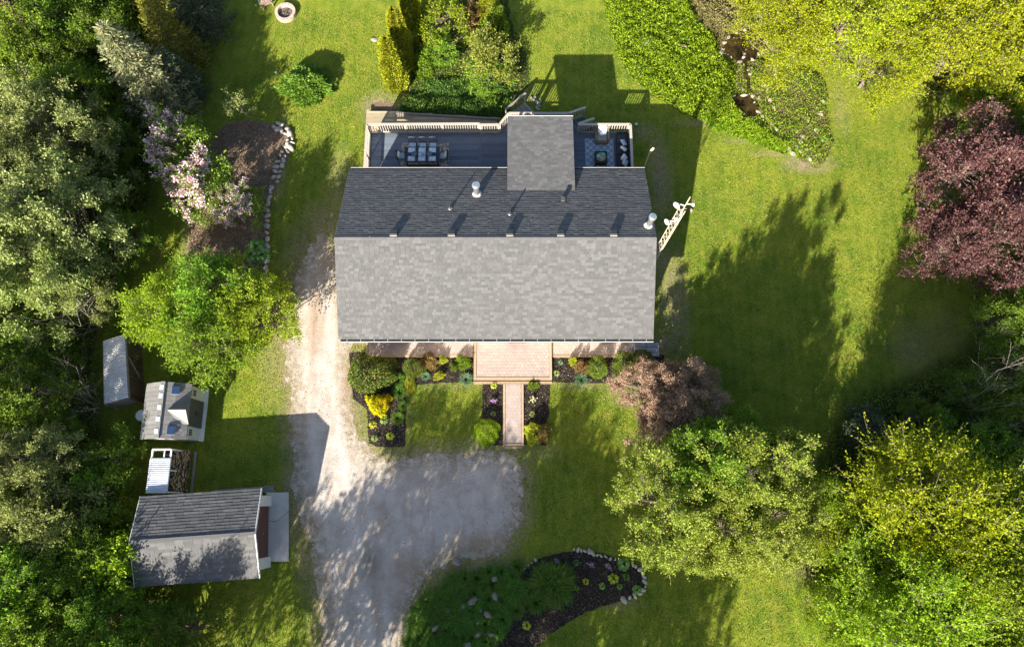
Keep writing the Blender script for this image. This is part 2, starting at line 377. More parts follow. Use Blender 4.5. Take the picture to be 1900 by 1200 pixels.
def mulchmat(name, a, b, c_, spotted=0.0):
    n = NT(name); v = n.world((1, .5, 1), (0, 0, .7)); f = n.noise(v, 24, 5, .8)
    cc = n.ramp(f, [(.32, a), (.52, b), (.72, c_)])
    cc = n.mix(n.ramp(n.noise(n.world(), 1.6, 4, .6), [(.45, 0), (.7, .5)]), cc, a)
    n.col(cc).rough(.9, .12); n.bump(f, 1.0, .06); return n.m
MULCH = mulchmat('dark_mulch', (.010, .009, .008), (.034, .027, .022), (.12, .09, .07))
SOIL = mulchmat('brown_mulch', (.06, .042, .03), (.21, .145, .10), (.42, .31, .22))
ROCKSOIL = mulchmat('rockery_soil', (.045, .04, .015), (.15, .13, .05), (.33, .27, .16))
GRNSOIL = mulchmat('planted_soil', (.012, .018, .006), (.05, .06, .02), (.13, .11, .05))
for i, (nm, P, m, z, bz) in enumerate((('mulch_bed', BED_W, MULCH, .02, .03), ('mulch_bed', BED_C, MULCH, .02, .03), ('mulch_bed', BED_D, MULCH, .02, .03), ('mulch_bed', BED_E, MULCH, .02, .03),
        ('mulch_bed', ISLAND, MULCH, .014, .08), ('planted_bed', LILYBED, GRNSOIL, .009, .05), ('mulch_bed', BED_L, SOIL, .012, .05), ('planted_bed', BED_B, GRNSOIL, .012, .05),
        ('planted_bed', GCOV, GRNSOIL, .008, .04), ('planted_bed', MEADOW, ROCKSOIL, .011, .04), ('rockery_ground', ROCKG, ROCKSOIL, .016, .18), ('bare_soil_path', BARE, SOIL, .005, 0.0))):
    sheet(nm, P, z, m, .3, bumpz=bz)
n = NT('pond_water'); v = n.world()
n.col(n.ramp(n.noise(v, 2.0, 4, .6), [(.35, (.012, .009, .005)), (.65, (.055, .036, .014))])).rough(.06, .5); n.bump(n.noise(v, 7, 2, .5), .12, .02)
WATER = n.m
sheet('pond_water', POND_A, .24, WATER, .3); sheet('pond_water', POND_B, .235, WATER, .3); sheet('stream_water', STREAM, .245, WATER, .3)
def filled(P, x, y): return inpoly(P, x, y)
BEDS = [DRIVE, BED_W, BED_C, BED_D, BED_E, ISLAND, LILYBED, BED_L, BED_B, GCOV, MEADOW, ROCKG]
HOUSE_R = (-9.0, 8.9, 7.4, 23.0)
# ---------------------------------------------------------------- stones
def stone_mesh(seed, r=(1, 1, 1)):
    rs = np.random.default_rng(seed); t = (1 + 5 ** .5) / 2
    V = np.array([(-1, t, 0), (1, t, 0), (-1, -t, 0), (1, -t, 0), (0, -1, t), (0, 1, t), (0, -1, -t), (0, 1, -t), (t, 0, -1), (t, 0, 1), (-t, 0, -1), (-t, 0, 1)], float)
    F = np.array([(0, 11, 5), (0, 5, 1), (0, 1, 7), (0, 7, 10), (0, 10, 11), (1, 5, 9), (5, 11, 4), (11, 10, 2), (10, 7, 6), (7, 1, 8), (3, 9, 4), (3, 4, 2), (3, 2, 6), (3, 6, 8), (3, 8, 9), (4, 9, 5), (2, 4, 11), (6, 2, 10), (8, 6, 7), (9, 8, 1)])
    V /= np.linalg.norm(V, axis=1)[:, None]
    V = np.sign(V) * np.abs(V) ** .75
    V *= rs.uniform(.78, 1.15, (12, 1)); V *= np.array([1, rs.uniform(.65, .95), rs.uniform(.45, .7)])
    return mesh_np('stone', V, F3=F)
STONES = [stone_mesh(50 + i) for i in range(6)]
LIME = plain('limestone', (.35, .32, .275), .85, .3, 9, bump=.5)
ROCK = plain('field_rock', (.30, .235, .19), .85, .35, 5, bump=.6)
GREYR = plain('grey_rock', (.19, .165, .155), .85, .3, 6, bump=.6)
def stone_at(px, py, r, z, parent, mat, rnd, name='stone', sz=1.0):
    o = objm(name, STONES[rnd.randrange(6)], mat, parent); x, y = G(px, py, z)
    o.location = (x - parent.location.x, y - parent.location.y, z - parent.location.z) if parent else (x, y, z)
    o.rotation_euler = (rnd.uniform(-.35, .35), rnd.uniform(-.35, .35), rnd.uniform(0, 6.28)); o.scale = (r * rnd.uniform(.85, 1.3), r * rnd.uniform(.75, 1.1), r * sz); return o
rd = random.Random(3)
def edging(label, pts, spacing, r, mat, rows=1, z=.08):
    t = empty('stone_edging', (*G(*pts[0]), 0), 0, label, 'stone edging')
    for row in range(rows):
        for i in range(len(pts) - 1):
            (ax, ay), (bx, by) = pts[i], pts[i + 1]; L = math.hypot(bx - ax, by - ay); k = max(1, round(L / spacing))
            for j in range(k):
                f = (j + rd.uniform(-.15, .15) + row * .5) / k; nxn, nyn = (by - ay) / L, -(bx - ax) / L
                rr = r * rd.uniform(.6, 1.45)
                stone_at(ax + (bx - ax) * f + nxn * (row - (rows - 1) / 2) * 9 + rd.uniform(-1, 1), ay + (by - ay) * f + nyn * (row - (rows - 1) / 2) * 9 + rd.uniform(-1, 1), rr, z + row * .04, t, mat, rd)
    return t
edging('dry stone edging of pale boulders curving along the brown lilac bed', [(511,232),(526,238),(538,252),(538,268),(528,282),(520,300),(514,322),(508,340)], 9.5, .20, LIME, 2)
edging('single row of pale stones continuing down beside the big-leaved hosta', [(504,348),(499,366),(496,390),(494,420),(496,455),(494,495),(498,528)], 10.5, .19, LIME, 1)
edging('pale stone edging along the north rim of the dark island bed', [(1064,1018),(1085,1021),(1108,1028),(1132,1035),(1150,1039)], 8, .15, LIME, 1)
edging('curved pale stone edging round the east tip of the dark island bed', [(1174,1046),(1188,1055),(1196,1070),(1197,1088),(1188,1101),(1168,1108),(1150,1116)], 8.5, .16, LIME, 1)
edging('short stretch of thin pale stones at the island bed beside the lily clumps', [(972,1052),(986,1044),(1002,1034)], 8, .10, LIME, 1)
t = empty('rock_garden', (*G(1450,200), 0), 0, 'rockery of reddish and pale stones around the brown pond and stream', 'rock garden')
for k, (a, b, r) in enumerate([(1338,98,.2),(1345,112,.15),(1381,102,.22),(1388,131,.18),(1394,127,.16),(1392,138,.14),(1432,124,.2),(1438,135,.34),(1445,121,.2),(1428,130,.15),(1419,160,.26),(1424,168,.2),(1429,186,.22),(1408,182,.2),(1397,178,.2),(1380,178,.26),(1379,166,.14),(1436,200,.2),(1415,216,.18),(1432,230,.16),(1440,240,.2),(1466,228,.16),(1500,222,.2),(1505,232,.14),(1522,212,.24),(1527,188,.16),(1490,252,.26),(1486,262,.24),(1478,270,.18),(1464,276,.22),(1470,284,.2),(1485,282,.2),(1496,278,.16),(1456,268,.2),(1478,246,.14),(1502,294,.2),(1450,252,.14),(1412,206,.12),(1400,222,.14),(1386,224,.12),(1514,240,.18),(1516,200,.14)]):
    stone_at(a, b, r, .16, t, ROCK if k % 5 else LIME, rd, 'stone')
for Pq in (POND_A, POND_B):
    for k in range(0, len(Pq), 4):
        o = objm('stone', STONES[rd.randrange(6)], ROCK if rd.random() < .75 else LIME, t); q = rd.uniform(.08, .2); o.location = (Pq[k][0] - t.location.x, Pq[k][1] - t.location.y, .2); o.rotation_euler = (rd.uniform(-.3, .3), rd.uniform(-.3, .3), rd.uniform(0, 6.28)); o.scale = (q * 1.2, q, q)
ROCK_IN_LILY = [(918,1073,.24,'pale boulder at the driveway edge of the lily bed'),(919,1107,.26,'rounded boulder among grassy lilies nearest the mulch'),(877,1115,.32,'largest flat-topped boulder in the lily bed'),(860,1125,.30,'bluish boulder half sunk in lilies beside the largest one'),(891,1130,.18,'small boulder below the largest flat-topped one'),(905,1140,.25,'round pinkish boulder standing clear in a dark gap'),(887,1152,.18,'small boulder southwest of the round pinkish one'),(887,1177,.25,'grey boulder at the south end of the lily bed'),(911,1177,.22,'grey boulder tucked against the mulch strip in the south'),(807,1165,.22,'low grey boulder near the driveway side of the lilies'),(832,1132,.24,'dark grey boulder on the driveway side of the lilies'),(867,1196,.26,'brownish boulder at the picture bottom in the lilies'),(848,1041,.24,'flat pale stone lying on the gravel by the bare verge')]
for a, b, r, l in ROCK_IN_LILY:
    o = stone_at(a, b, r, .24, None, GREYR, rd, 'boulder', 1.3); tag(o, l, 'boulder', 'boulders around the lily bed')
o = stone_at(696, 74, .26, .02, None, LIME, rd, 'flat_stone', .3); tag(o, 'flat pale stone lying in the lawn west of the golden cedars', 'stone')
o = stone_at(1300, 78, .5, .1, None, LIME, rd, 'flat_rock', .5); o.location = G3(1200, 78, .15); tag(o, 'broad flat pinkish rock half buried in the bright groundcover', 'rock')
o = stone_at(1270, 86, .22, .25, None, ROCK, rd, 'garden_stone'); tag(o, 'small reddish stone poking out of the bright groundcover', 'rock')
o = stone_at(1380, 106, .18, .26, None, LIME, rd, 'pond_stone'); tag(o, 'white stone sitting at the rim of the brown upper pond', 'rock')
# ---------------------------------------------------------------- house
RIDGE_Y, RIDGE_Z, EAVE_Z, YF, YB = 13.34, 5.65, 3.5, 8.40, 18.28
XL, XR = -9.28, 7.56
SHINGLE = None
def shinglemat(name, lo, mid_, hi):
    n = NT(name); t = n.attr('tone'); c = n.ramp(t, [(0, lo), (.5, mid_), (1, hi)])
    v = n.world(); c = n.mix(n.ramp(n.noise(v, 50, 3, .8), [(.35, .35), (.5, 0)]), c, tuple(x * .5 for x in lo))
    c = n.mix(n.ramp(n.noise(v, .6, 4, .6), [(.45, 0), (.75, .22)]), c, (mid_[0] * 1.08, mid_[1] * .98, mid_[2] * .92))
    n.col(c).rough(.9, .15); n.bump(n.noise(v, 70, 2, .7), .3, .01); return n.m
SH_M = shinglemat('asphalt_shingle', (.084, .084, .086), (.106, .105, .107), (.136, .134, .135))
WHITE = plain('white_trim', (.72, .70, .66), .5, .06, 3, bump=.03)
BRICK = plain('tan_siding', (.42, .36, .29), .8, .1, 4, streak=(.3, .3, 8))
STEEL = plain('galvanised_steel', (.62, .63, .64), .28, .08, 6, metal=.85, spec=.5, bump=.03)
BLACK = plain('black_metal', (.02, .021, .025), .45, .2, 5)
DARKG = plain('dark_grey_plastic', (.055, .058, .058), .55, .15, 5)
def tone_cell(rs, prev):
    r = rs.random()
    return .1 + .25 * rs.random() if r < .34 else (.4 + .25 * rs.random() if r < .72 else .7 + .3 * rs.random())
def roof_slope(parent_roof, origin, ux, us, W, S, tab, course, butt, nparts, seed, tonegain=0.0, stuffname='shingles'):
    """shingles on the plane origin + ux*a + us*b (us points UP the slope); top rows become single parts"""
    rs = random.Random(seed); ux = Vector(ux).normalized(); us = Vector(us).normalized(); nn = ux.cross(us).normalized()
    if nn.z < 0: nn = -nn
    rows = int(round(S / course)); course = S / rows; mb = MB(); made = 0; variants = {}
    for r in reversed(range(rows)):
        off = rs.uniform(0, tab) if r % 2 else rs.uniform(0, tab) * .5
        a = -off; last = .5
        while a < W - .01:
            wd = tab * rs.choice((.7, 1, 1, 1)) if made >= nparts else tab
            a0, a1 = max(0, a), min(W, a + wd)
            if a1 - a0 > .02:
                tone = last if rs.random() < .08 else tone_cell(rs, last); last = tone; tone = min(1, max(0, tone + tonegain))
                g = .004; th = butt * rs.uniform(.8, 1.25)
                b0, b1 = r * course, min(S, r * course + course * 1.12)
                def quad(a0, a1, b0, b1):
                    return [(a0 + g, b0, 0), (a1 - g, b0, 0), (a1 - g, b0, th), (a0 + g, b0, th), (a0 + g, b1, 0), (a1 - g, b1, 0), (a1 - g, b1, .004), (a0 + g, b1, .004)]
                FF = [(3, 2, 6, 7), (0, 1, 2, 3), (1, 5, 6, 2), (4, 0, 3, 7)]
                if (ux.cross(us)).z < 0: FF = [tuple(reversed(f)) for f in FF]
                if made < nparts and a1 - a0 > tab * .9:
                    tq = round(tone * 9)
                    if tq not in variants:
                        q = quad(0, a1 - a0, 0, b1 - b0); m = MB(); m.add([ux * p[0] + us * p[1] + nn * p[2] for p in q], FF, tq / 9)
                        me = bpy.data.meshes.new('shingle'); me.from_pydata(m.v, [], m.f); at = me.attributes.new('tone', 'FLOAT', 'FACE'); at.data.foreach_set('value', m.t); me.materials.append(SH_M); variants[tq] = me
                    o = bpy.data.objects.new('shingle', variants[tq]); link(o, parent_roof); o.location = Vector(origin) + ux * a0 + us * b0; made += 1
                else:
                    mb.add([Vector(origin) + ux * p[0] + us * p[1] + nn * p[2] for p in quad(a0, a1, b0, b1)], FF, tone)
            a += wd
    o = mb.build(stuffname, SH_M, parent_roof); o['kind'] = 'stuff'
    return o
house = empty('house', (0, 0, 0), 0, 'long bungalow with grey shingled gable roof in the middle of the lawn', 'house')
WX0, WX1, WY0, WY1 = XL + .35, XR - .35, YF + .6, YB - .5
m = MB(); zt = lambda y: EAVE_Z + (RIDGE_Z - EAVE_Z) * (1 - abs(y - RIDGE_Y) / (RIDGE_Y - YF)) - .12
m.add([(WX0, WY0, 0), (WX1, WY0, 0), (WX1, WY1, 0), (WX0, WY1, 0), (WX0, WY0, zt(WY0)), (WX1, WY0, zt(WY0)), (WX1, WY1, zt(WY1)), (WX0, WY1, zt(WY1)), (WX0, RIDGE_Y, zt(RIDGE_Y)), (WX1, RIDGE_Y, zt(RIDGE_Y))],
      [(0, 1, 5, 4), (2, 3, 7, 6), (1, 2, 6, 9, 5), (3, 0, 4, 8, 7)])
m.build('wall', BRICK, house)
GLASS = plain('window_glass', (.03, .05, .07), .08, .05, 2, spec=.6, bump=0)
def window(parent, c, wx, wz, ny, axis='x'):
    d = (wx, .06, wz) if axis == 'x' else (.06, wx, wz)
    f = MB().box(c, d).build('window', WHITE, parent); e = .05 * ny
    d2 = (wx - .14, .02, wz - .14) if axis == 'x' else (.02, wx - .14, wz - .14)
    off = (0, .035 * ny, 0) if axis == 'x' else (.035 * ny, 0, 0)
    MB().box((c[0] + off[0], c[1] + off[1], c[2]), d2).build('pane', GLASS, f)
for x in (-7, -4, 3.5, 6): window(house, (x, WY0 - .02, 1.7), 1.4, 1.2, -1)
for x in (-7.5, -1.2, 5.2): window(house, (x, WY1 + .02, 2.1), 1.5, 1.6, 1)
window(house, (WX1 + .02, 11, 1.8), 1.2, 1.1, 1, 'y'); window(house, (WX0 - .02, 15, 1.8), 1.2, 1.1, -1, 'y')
fd = MB().box((.3, WY0 - .03, 1.15), (1.0, .06, 2.05)).build('door', plain('door_red', (.12, .03, .025)), house)
MB().box((.65, WY0 - .09, 1.1), (.05, .06, .12)).build('handle', STEEL, fd)
# roof deck: a solid thin body under the shingles
m = MB(); T = .10
Pf = [(XL, YF, EAVE_Z), (XR, YF, EAVE_Z), (XR, RIDGE_Y, RIDGE_Z), (XL, RIDGE_Y, RIDGE_Z), (XL, YB, EAVE_Z), (XR, YB, EAVE_Z)]
V = [(x, y, z - .004) for x, y, z in Pf] + [(x, y, z - T) for x, y, z in Pf]
m.add(V, [(0, 1, 2, 3), (3, 2, 5, 4), (9, 8, 7, 6), (10, 11, 8, 9), (6, 7, 1, 0), (1, 7, 8, 2), (2, 8, 11, 5), (6, 0, 3, 9), (9, 3, 4, 10), (10, 4, 5, 11)], .2)
roof = m.build('roof', SH_M, house)
S = math.hypot(RIDGE_Y - YF, RIDGE_Z - EAVE_Z)
roof_slope(roof, (XL, YF, EAVE_Z), (1, 0, 0), (0, RIDGE_Y - YF, RIDGE_Z - EAVE_Z), XR - XL, S, .27, .147, .012, 300, 11)
roof_slope(roof, (XL, YB, EAVE_Z), (1, 0, 0), (0, RIDGE_Y - YB, RIDGE_Z - EAVE_Z), XR - XL, S, .30, .147, .018, 0, 12)
m = MB(); x = XL; k = 0
while x < XR - .05:
    x1 = min(XR, x + .28); a = (x + .002, RIDGE_Y - .13, RIDGE_Z - .035 + .012); b = (x1, RIDGE_Y, RIDGE_Z + .022); 
    m.add([(x, RIDGE_Y - .13, RIDGE_Z - .030), (x1, RIDGE_Y - .13, RIDGE_Z - .034), (x1, RIDGE_Y, RIDGE_Z + .022), (x, RIDGE_Y, RIDGE_Z + .028), (x, RIDGE_Y + .13, RIDGE_Z - .030), (x1, RIDGE_Y + .13, RIDGE_Z - .034)], [(0, 1, 2, 3), (3, 2, 5, 4)], rd.uniform(.3, .75)); x = x1
m.build('ridge_cap', SH_M, roof)['kind'] = 'stuff'
for x in (XL + .03, XR - .03):
    m = MB(); m.bar((x, YF + .02, EAVE_Z - .2), (x, RIDGE_Y, RIDGE_Z - .2), .03, .17); m.bar((x, RIDGE_Y, RIDGE_Z - .2), (x, YB - .02, EAVE_Z - .2), .03, .17); m.build('fascia', WHITE, roof)
# gutters
GUT = plain('pale_grey_gutter', (.42, .41, .39), .5, .08, 3, bump=.02)
def gutter(x0, x1, y, s, z, hang, par):
    g = MB(); g.box(((x0 + x1) / 2, y + s * .006, z - .09), (x1 - x0, .010, .08)); g.box(((x0 + x1) / 2, y + s * .07, z - .115), (x1 - x0, .13, .012)); g.box(((x0 + x1) / 2, y + s * .140, z - .06), (x1 - x0, .014, .12))
    o = g.build('gutter', GUT, par)
    MB().box(((x0 + x1) / 2, y + s * .073, z - .035), (x1 - x0 - .03, .120, .012)).build('gutter_channel', BLACK, o)
    if hang:
        me = MB().box((0, 0, 0), (.024, .13, .008)).build('hanger', GUT, o); x = x0 + hang * .5; me.location = (x, y + s * .07, z - .018); x += hang
        while x < x1:
            c = me.copy(); col.objects.link(c); c.location.x = x; x += hang
    return o
gutter(XL + .1, XR, YF, -1, EAVE_Z + .02, .727, roof)
# porch roof over the back deck
PX0, PX1, PYN, PZN = -.26, 3.50, 21.50, 3.78
PYS = 16.70; PZS = EAVE_Z + (YB - PYS) * (RIDGE_Z - EAVE_Z) / (YB - RIDGE_Y)
PZS += .03
m = MB(); V = [(PX0, PYN, PZN), (PX1, PYN, PZN), (PX1, PYS, PZS), (PX0, PYS, PZS)]
m.add([(x, y, z - .004) for x, y, z in V] + [(x, y, z - .16) for x, y, z in V], [(3, 2, 1, 0), (4, 5, 6, 7), (0, 1, 5, 4), (1, 2, 6, 5), (2, 3, 7, 6), (3, 0, 4, 7)], .4)
proof = m.build('porch_roof', SH_M, house)
roof_slope(proof, (PX0, PYN, PZN), (1, 0, 0), (0, PYS - PYN, PZS - PZN), PX1 - PX0, math.hypot(PYN - PYS, PZS - PZN), .30, .147, .007, 0, 13)
MB().box(((PX0 + PX1) / 2, PYN + .03, PZN - .09), (PX1 - PX0 + .04, .05, .17)).build('fascia', WHITE, proof)
for x in (PX0 + .12, PX1 - .12):
    MB().box((x, PYN - .25, 2.28), (.14, .14, 2.72)).build('porch_post', WHITE, house)
gutter(XL + .1, PX0 - .03, YB, 1, EAVE_Z + .01, 0, roof); gutter(PX1 + .03, XR, YB, 1, EAVE_Z + .01, 0, roof)
def on_back(px, py):
    v = (600. - py) / CF; kz = (RIDGE_Z - EAVE_Z) / (YB - RIDGE_Y)
    d = (CH - EAVE_Z - YB * kz) / (CS - v * SN - kz * (SN + v * CS)); y = d * (SN + v * CS)
    return Vector(((px - 950.) / CF * d, y, EAVE_Z + (YB - y) * kz))
def chimney(px, py, r, h):
    p = on_back(px, py); fl = MB().lathe((p.x, p.y, p.z - .08), [(r * 1.75, 0), (r * 1.7, .05), (r * 1.15, .26), (r * 1.1, .28)], 20).build('chimney_flashing', WHITE, roof, smooth=False)
    c = MB().tube((p.x, p.y, p.z + .1), (p.x, p.y, p.z + h - .12), r, n=20).build('chimney_pipe', STEEL, roof, smooth=False)
    MB().lathe((p.x, p.y, p.z + h - .16), [(r * .9, 0), (r * 1.35, .03), (r * 1.42, .09), (r * 1.3, .15), (r * .9, .19), (r * .3, .205)], 20).build('chimney_cap', STEEL, roof)
chimney(885, 361, .16, 1.2); chimney(1203, 419, .15, 1.25)
for px in (731, 838, 946, 1040, 1138):
    p = on_back(px, 434); m = MB(); m.box(p + Vector((0, .03, .07)), (.38, .34, .17), M=Matrix.Rotation(-math.atan(.435), 3, 'X')); o = m.build('roof_vent', DARKG, roof, bevel=.015)
    MB().box(p + Vector((0, -.16, .11)), (.37, .03, .12)).build('vent_lip', LIME, roof)
for px, py, h in ((835, 388, .36), (946, 398, .30)):
    p = on_back(px, py); MB().tube(p - Vector((0, 0, .05)), p + Vector((0, 0, h)), .05, n=10).build('vent_pipe', DARKG, roof)
    MB().lathe(p - Vector((0, 0, .05)), [(.14, 0), (.12, .07), (.06, .15)], 12).build('vent_flashing', STEEL, roof)
p = on_back(1044, 372); MB().box(p + Vector((0, 0, .08)), (.19, .19, .24)).build('flue_vent', STEEL, roof); MB().box(p + Vector((0, 0, .215)), (.23, .23, .03)).build('flue_cap', DARKG, roof)

# ---------------------------------------------------------------- antenna tower beside the east gable
TWR = plain('pale_rusty_steel', (.42, .36, .27), .5, .2, 4, bump=.1)
tx, ty = 7.92, 13.1
tw = empty('antenna_tower', (tx, ty, 0), 0, 'tall pale lattice antenna mast at the east gable, with antennas near its top', 'antenna mast')
legs = [(.2 * math.cos(a), .2 * math.sin(a)) for a in (.3, .3 + 2.094, .3 + 4.189)]
for lx, ly in legs: MB().tube((lx, ly, 0), (lx, ly, 9.5), .020, n=6).build('mast_leg', TWR, tw)
br = MB()
z = .2; k = 0
while z < 9.3:
    for i in range(3):
        a, b = legs[i], legs[(i + 1) % 3]; br.tube((*a, z), (*b, z + .36), .011, n=4, caps=False); br.tube((*b, z + .36), (*a, z + .72 if z < 8.8 else z + .6), .011, n=4, caps=False)
        if k % 2 == 0: br.tube((*a, z), (*b, z), .011, n=4, caps=False)
    z += .6; k += 1
br.build('lattice_brace', TWR, tw)['kind'] = 'stuff'
m = MB(); [m.bar((*legs[i], 9.5), (0, 0, 9.8), .03, .03) for i in range(3)]; m.build('mast_head', TWR, tw)
MB().tube((0, 0, 9.3), (0, 0, 11.2), .028, n=8).build('mast_pole', TWR, tw)
PALEW = plain('white_radome', (.6, .59, .55), .4, .05, 3, bump=0)
def dish(x, y, z, r, ax, ay, name):
    m = MB(); d = Vector((ax, ay, .1)).normalized(); 
    for k in range(3): pass
    m.tube(Vector((x, y, z)), Vector((x, y, z)) + d * .12, r * .35, r, n=14); m.tube(Vector((x, y, z)) + d * .12, Vector((x, y, z)) + d * .16, r, r * .9, n=14)
    m.bar((0, 0, z), (x, y, z), .04, .04); m.build(name, PALEW, tw)
dish(-.32, .05, 8.35, .17, -.9, -.5, 'antenna_panel'); dish(-.30, .1, 10.25, .18, -.8, -.7, 'antenna_panel'); dish(.22, 0, 10.45, .10, .9, -.3, 'antenna_panel')
dish(-.12, -.1, 9.2, .11, -.4, -.9, 'antenna_panel')
t = empty('wooden_post', (*G(1192, 318, 0), 0), 0, 'pale slender wooden post standing just past the northeast eave corner', 'post')
MB().tube((0, 0, 0), (0, 0, 2.6), .05, .045, 8).build('pole', plain('pale_wood', (.62, .5, .33)), t); MB().bar((0, 0, 2.55), (.1, -.02, 3.0), .11, .08).build('post_head', plain('pale_wood', (.62, .5, .33)), t)

# ---------------------------------------------------------------- back deck
DECK = plain('grey_painted_deck', (.11, .13, .165), .6, .16, 3, tonev=.22, streak=(.4, 6, 1), bump=.1)
RAIL = plain('greige_painted_rail', (.38, .33, .285), .55, .12, 5, tonev=.08)
WOOD = plain('weathered_pine', (.36, .29, .19), .8, .25, 4, tonev=.25, streak=(.6, 8, 1), bump=.25)
GWOOD = plain('grey_weathered_wood', (.21, .19, .165), .85, .25, 4, tonev=.25, streak=(.6, 8, 1), bump=.25)
DZ = 1.0
deck = empty('deck', (0, 0, 0), 0, 'raised grey deck with slatted railing along the north side of the house', 'deck')
def boards(parent, x0, x1, y0, y1, z, mat, wd=.14, clip=None, name='deck_board', th=.035):
    y = y0
    while y < y1 - .03:
        w2 = min(wd, y1 - y); a, b = (x0, x1) if clip is None else clip(y + w2 / 2)
        if b - a > .1: MB().box(((a + b) / 2, y + w2 / 2, z - th / 2), (b - a, w2 - .008, th), tone=rd.uniform(0, 1)).build(name, mat, parent)
        y += wd
boards(deck, -8.72, -1.95, WY1 + .02, 22.0, DZ, DECK)
def midclip(y):
    if y < 22.0: return (-1.94, 3.92)
    return (-.75 + (y - 22.0) * .72, 3.92 - (y - 22.0) * .75)
boards(deck, 0, 0, WY1 + .02, 22.74, DZ, DECK, clip=midclip); boards(deck, 3.93, 7.12, WY1 + .02, 22.0, DZ, DECK)
MB().box((-1.945, 20.0, DZ + .003), (.14, 4.0, .03)).build('divider_board', DECK, deck)
m = MB()
for a, b in (((-8.74, 17.8), (-8.74, 22.02)), ((-8.74, 22.02), (-.76, 22.02)), ((-.76, 22.02), (-.2, 22.78)), ((-.2, 22.78), (3.38, 22.78)), ((3.96, 22.02), (7.14, 22.02)), ((7.14, 22.02), (7.14, 17.8))):
    m.bar((*a, DZ - .17), (*b, DZ - .17), .05, .26)
for x in (-8.6, -6, -3.5, -1, 1.5, 4, 7.0):
    for y in (19.2, 21.9): m.box((x, y, .4), (.13, .13, .8))
m.build('deck_frame', GWOOD, deck)
def railing(a, b, z0, z1, n_post=2, dz=0.0, balus=True):
    a = Vector((*a, 0)); b = Vector((*b, 0)); L = (b - a).length; d = (b - a) / L
    za, zb = z1, z1 + dz
    up = lambda p, f, z: (p.x, p.y, z + dz * f)
    r = MB().bar(up(a, 0, z1), up(b, 1, z1), .15, .035).build('top_rail', RAIL, deck)
    MB().bar(up(a, 0, z0 + .1), up(b, 1, z0 + .1), .05, .07).build('bottom_rail', RAIL, deck)
    MB().bar(up(a, 0, z1 - .06), up(b, 1, z1 - .06), .045, .07).build('rail_batten', RAIL, deck)
    for k in range(n_post):
        f = k / (n_post - 1) if n_post > 1 else .5; p = a + d * (L * min(max(f, .05 / L), 1 - .05 / L)); MB().box((p.x, p.y, (z0 + z1) / 2 + dz * f - .02), (.09, .09, z1 - z0 - .05)).build('post', RAIL, deck)
    if balus:
        k = int(L / .146); me = None
        for i in range(1, k):
            p = a + d * (L * i / k)
            o = MB().box((0, 0, 0), (.04, .04, z1 - z0 - .14), rz=math.atan2(d.y, d.x)).build('baluster', RAIL, deck) if me is None else bpy.data.objects.new('baluster', me)
            if me is None: me = o.data
            else: link(o, deck)
            o.location = (p.x, p.y, (z0 + z1) / 2 + dz * i / k)
railing((-8.74, 18.35), (-8.74, 22.02), DZ, DZ + 1, 3); railing((-8.74, 22.02), (-1.95, 22.06), DZ, DZ + 1, 4)
railing((-1.95, 22.0), (-.76, 22.02), DZ, DZ + .97, 2); railing((-.76, 22.02), (-.2, 22.78), DZ, DZ + .97, 2); railing((-.2, 22.78), (3.38, 22.78), DZ, DZ + .98, 4)
railing((3.98, 22.02), (7.14, 22.02), DZ, DZ + 1, 3); railing((7.14, 22.02), (7.14, 18.3), DZ, DZ + 1, 3)
sd_ = Vector((.80, .60)); st = Vector((.60, -.80)); sc0 = (Vector((3.40, 22.72)) + Vector((4.0, 22.02))) / 2
railing((3.40, 22.76), tuple(Vector((3.40, 22.76)) + sd_ * 1.45), DZ, DZ + 1, 2, -.75); railing((4.02, 22.06), tuple(Vector((4.02, 22.06)) + sd_ * 1.3), DZ, DZ + 1, 2, -.7)
for i in range(4):
    p = sc0 + sd_ * (.2 + .34 * i); wdt = .95 + (.35 if i == 3 else 0)
    for q in (-1, 1):
        c = p + sd_ * q * .085; MB().box((c.x, c.y, DZ - .2 * (i + 1) - .02), (wdt, .155, .04), rz=math.atan2(st.y, st.x), tone=rd.random()).build('stair_tread', DECK, deck)
m = MB()
for q in (-1, 1):
    p = sc0 + st * q * .44; m.bar((p.x, p.y, DZ - .15), (*(p + sd_ * 1.4), .1), .04, .22)
m.build('stair_stringer', DECK, deck)
# low boardwalk
bw = empty('boardwalk', (*G(700, 215), 0), 0, 'low weathered plank boardwalk wrapping the north and west foot of the deck', 'boardwalk')
ox, oy = bw.location.x, bw.location.y
def wclip(y): 
    n_ = 23.05 - (y - 22.3) * 0; return None
y = 22.12; k = 0
bx0 = G(680, 206, .3)[0]; bx1 = G(922, 221, .3)[0]; yT0 = G(680, 206, .3)[1]; yT1 = G(922, 221, .3)[1]
while y < yT0:
    xe = bx1 if y < yT1 else bx0 + (bx1 - bx0) * (yT0 - y) / (yT0 - yT1)
    x = bx0
    while x < xe - .1:
        x2 = min(xe, x + rd.choice((2.4, 3.0, 1.8))); MB().box(((x + x2) / 2 - ox, y + .068 - oy, .28), (x2 - x - .006, .132, .035), tone=rd.uniform(0, 1)).build('plank', WOOD, bw); x = x2
    y += .14
y = 17.9
while y < 22.1:
    MB().box(((bx0 - 8.8) / 2 - ox, y + .068 - oy, .28), (abs(bx0 + 8.8) + .01, .132, .035), tone=rd.random()).build('plank', WOOD, bw); y += .14
MB().bar((*(G(735, 210, .45)[i] - (ox, oy)[i] for i in (0, 1)), .42), (*(G(927, 221, .45)[i] - (ox, oy)[i] for i in (0, 1)), .42), .09, .2).build('edge_beam', GWOOD, bw)
MB().box(((bx0 + bx1) / 2 - ox, 22.2 - oy, .12), (bx1 - bx0 - .2, .1, .24)).build('frame_beam', GWOOD, bw)
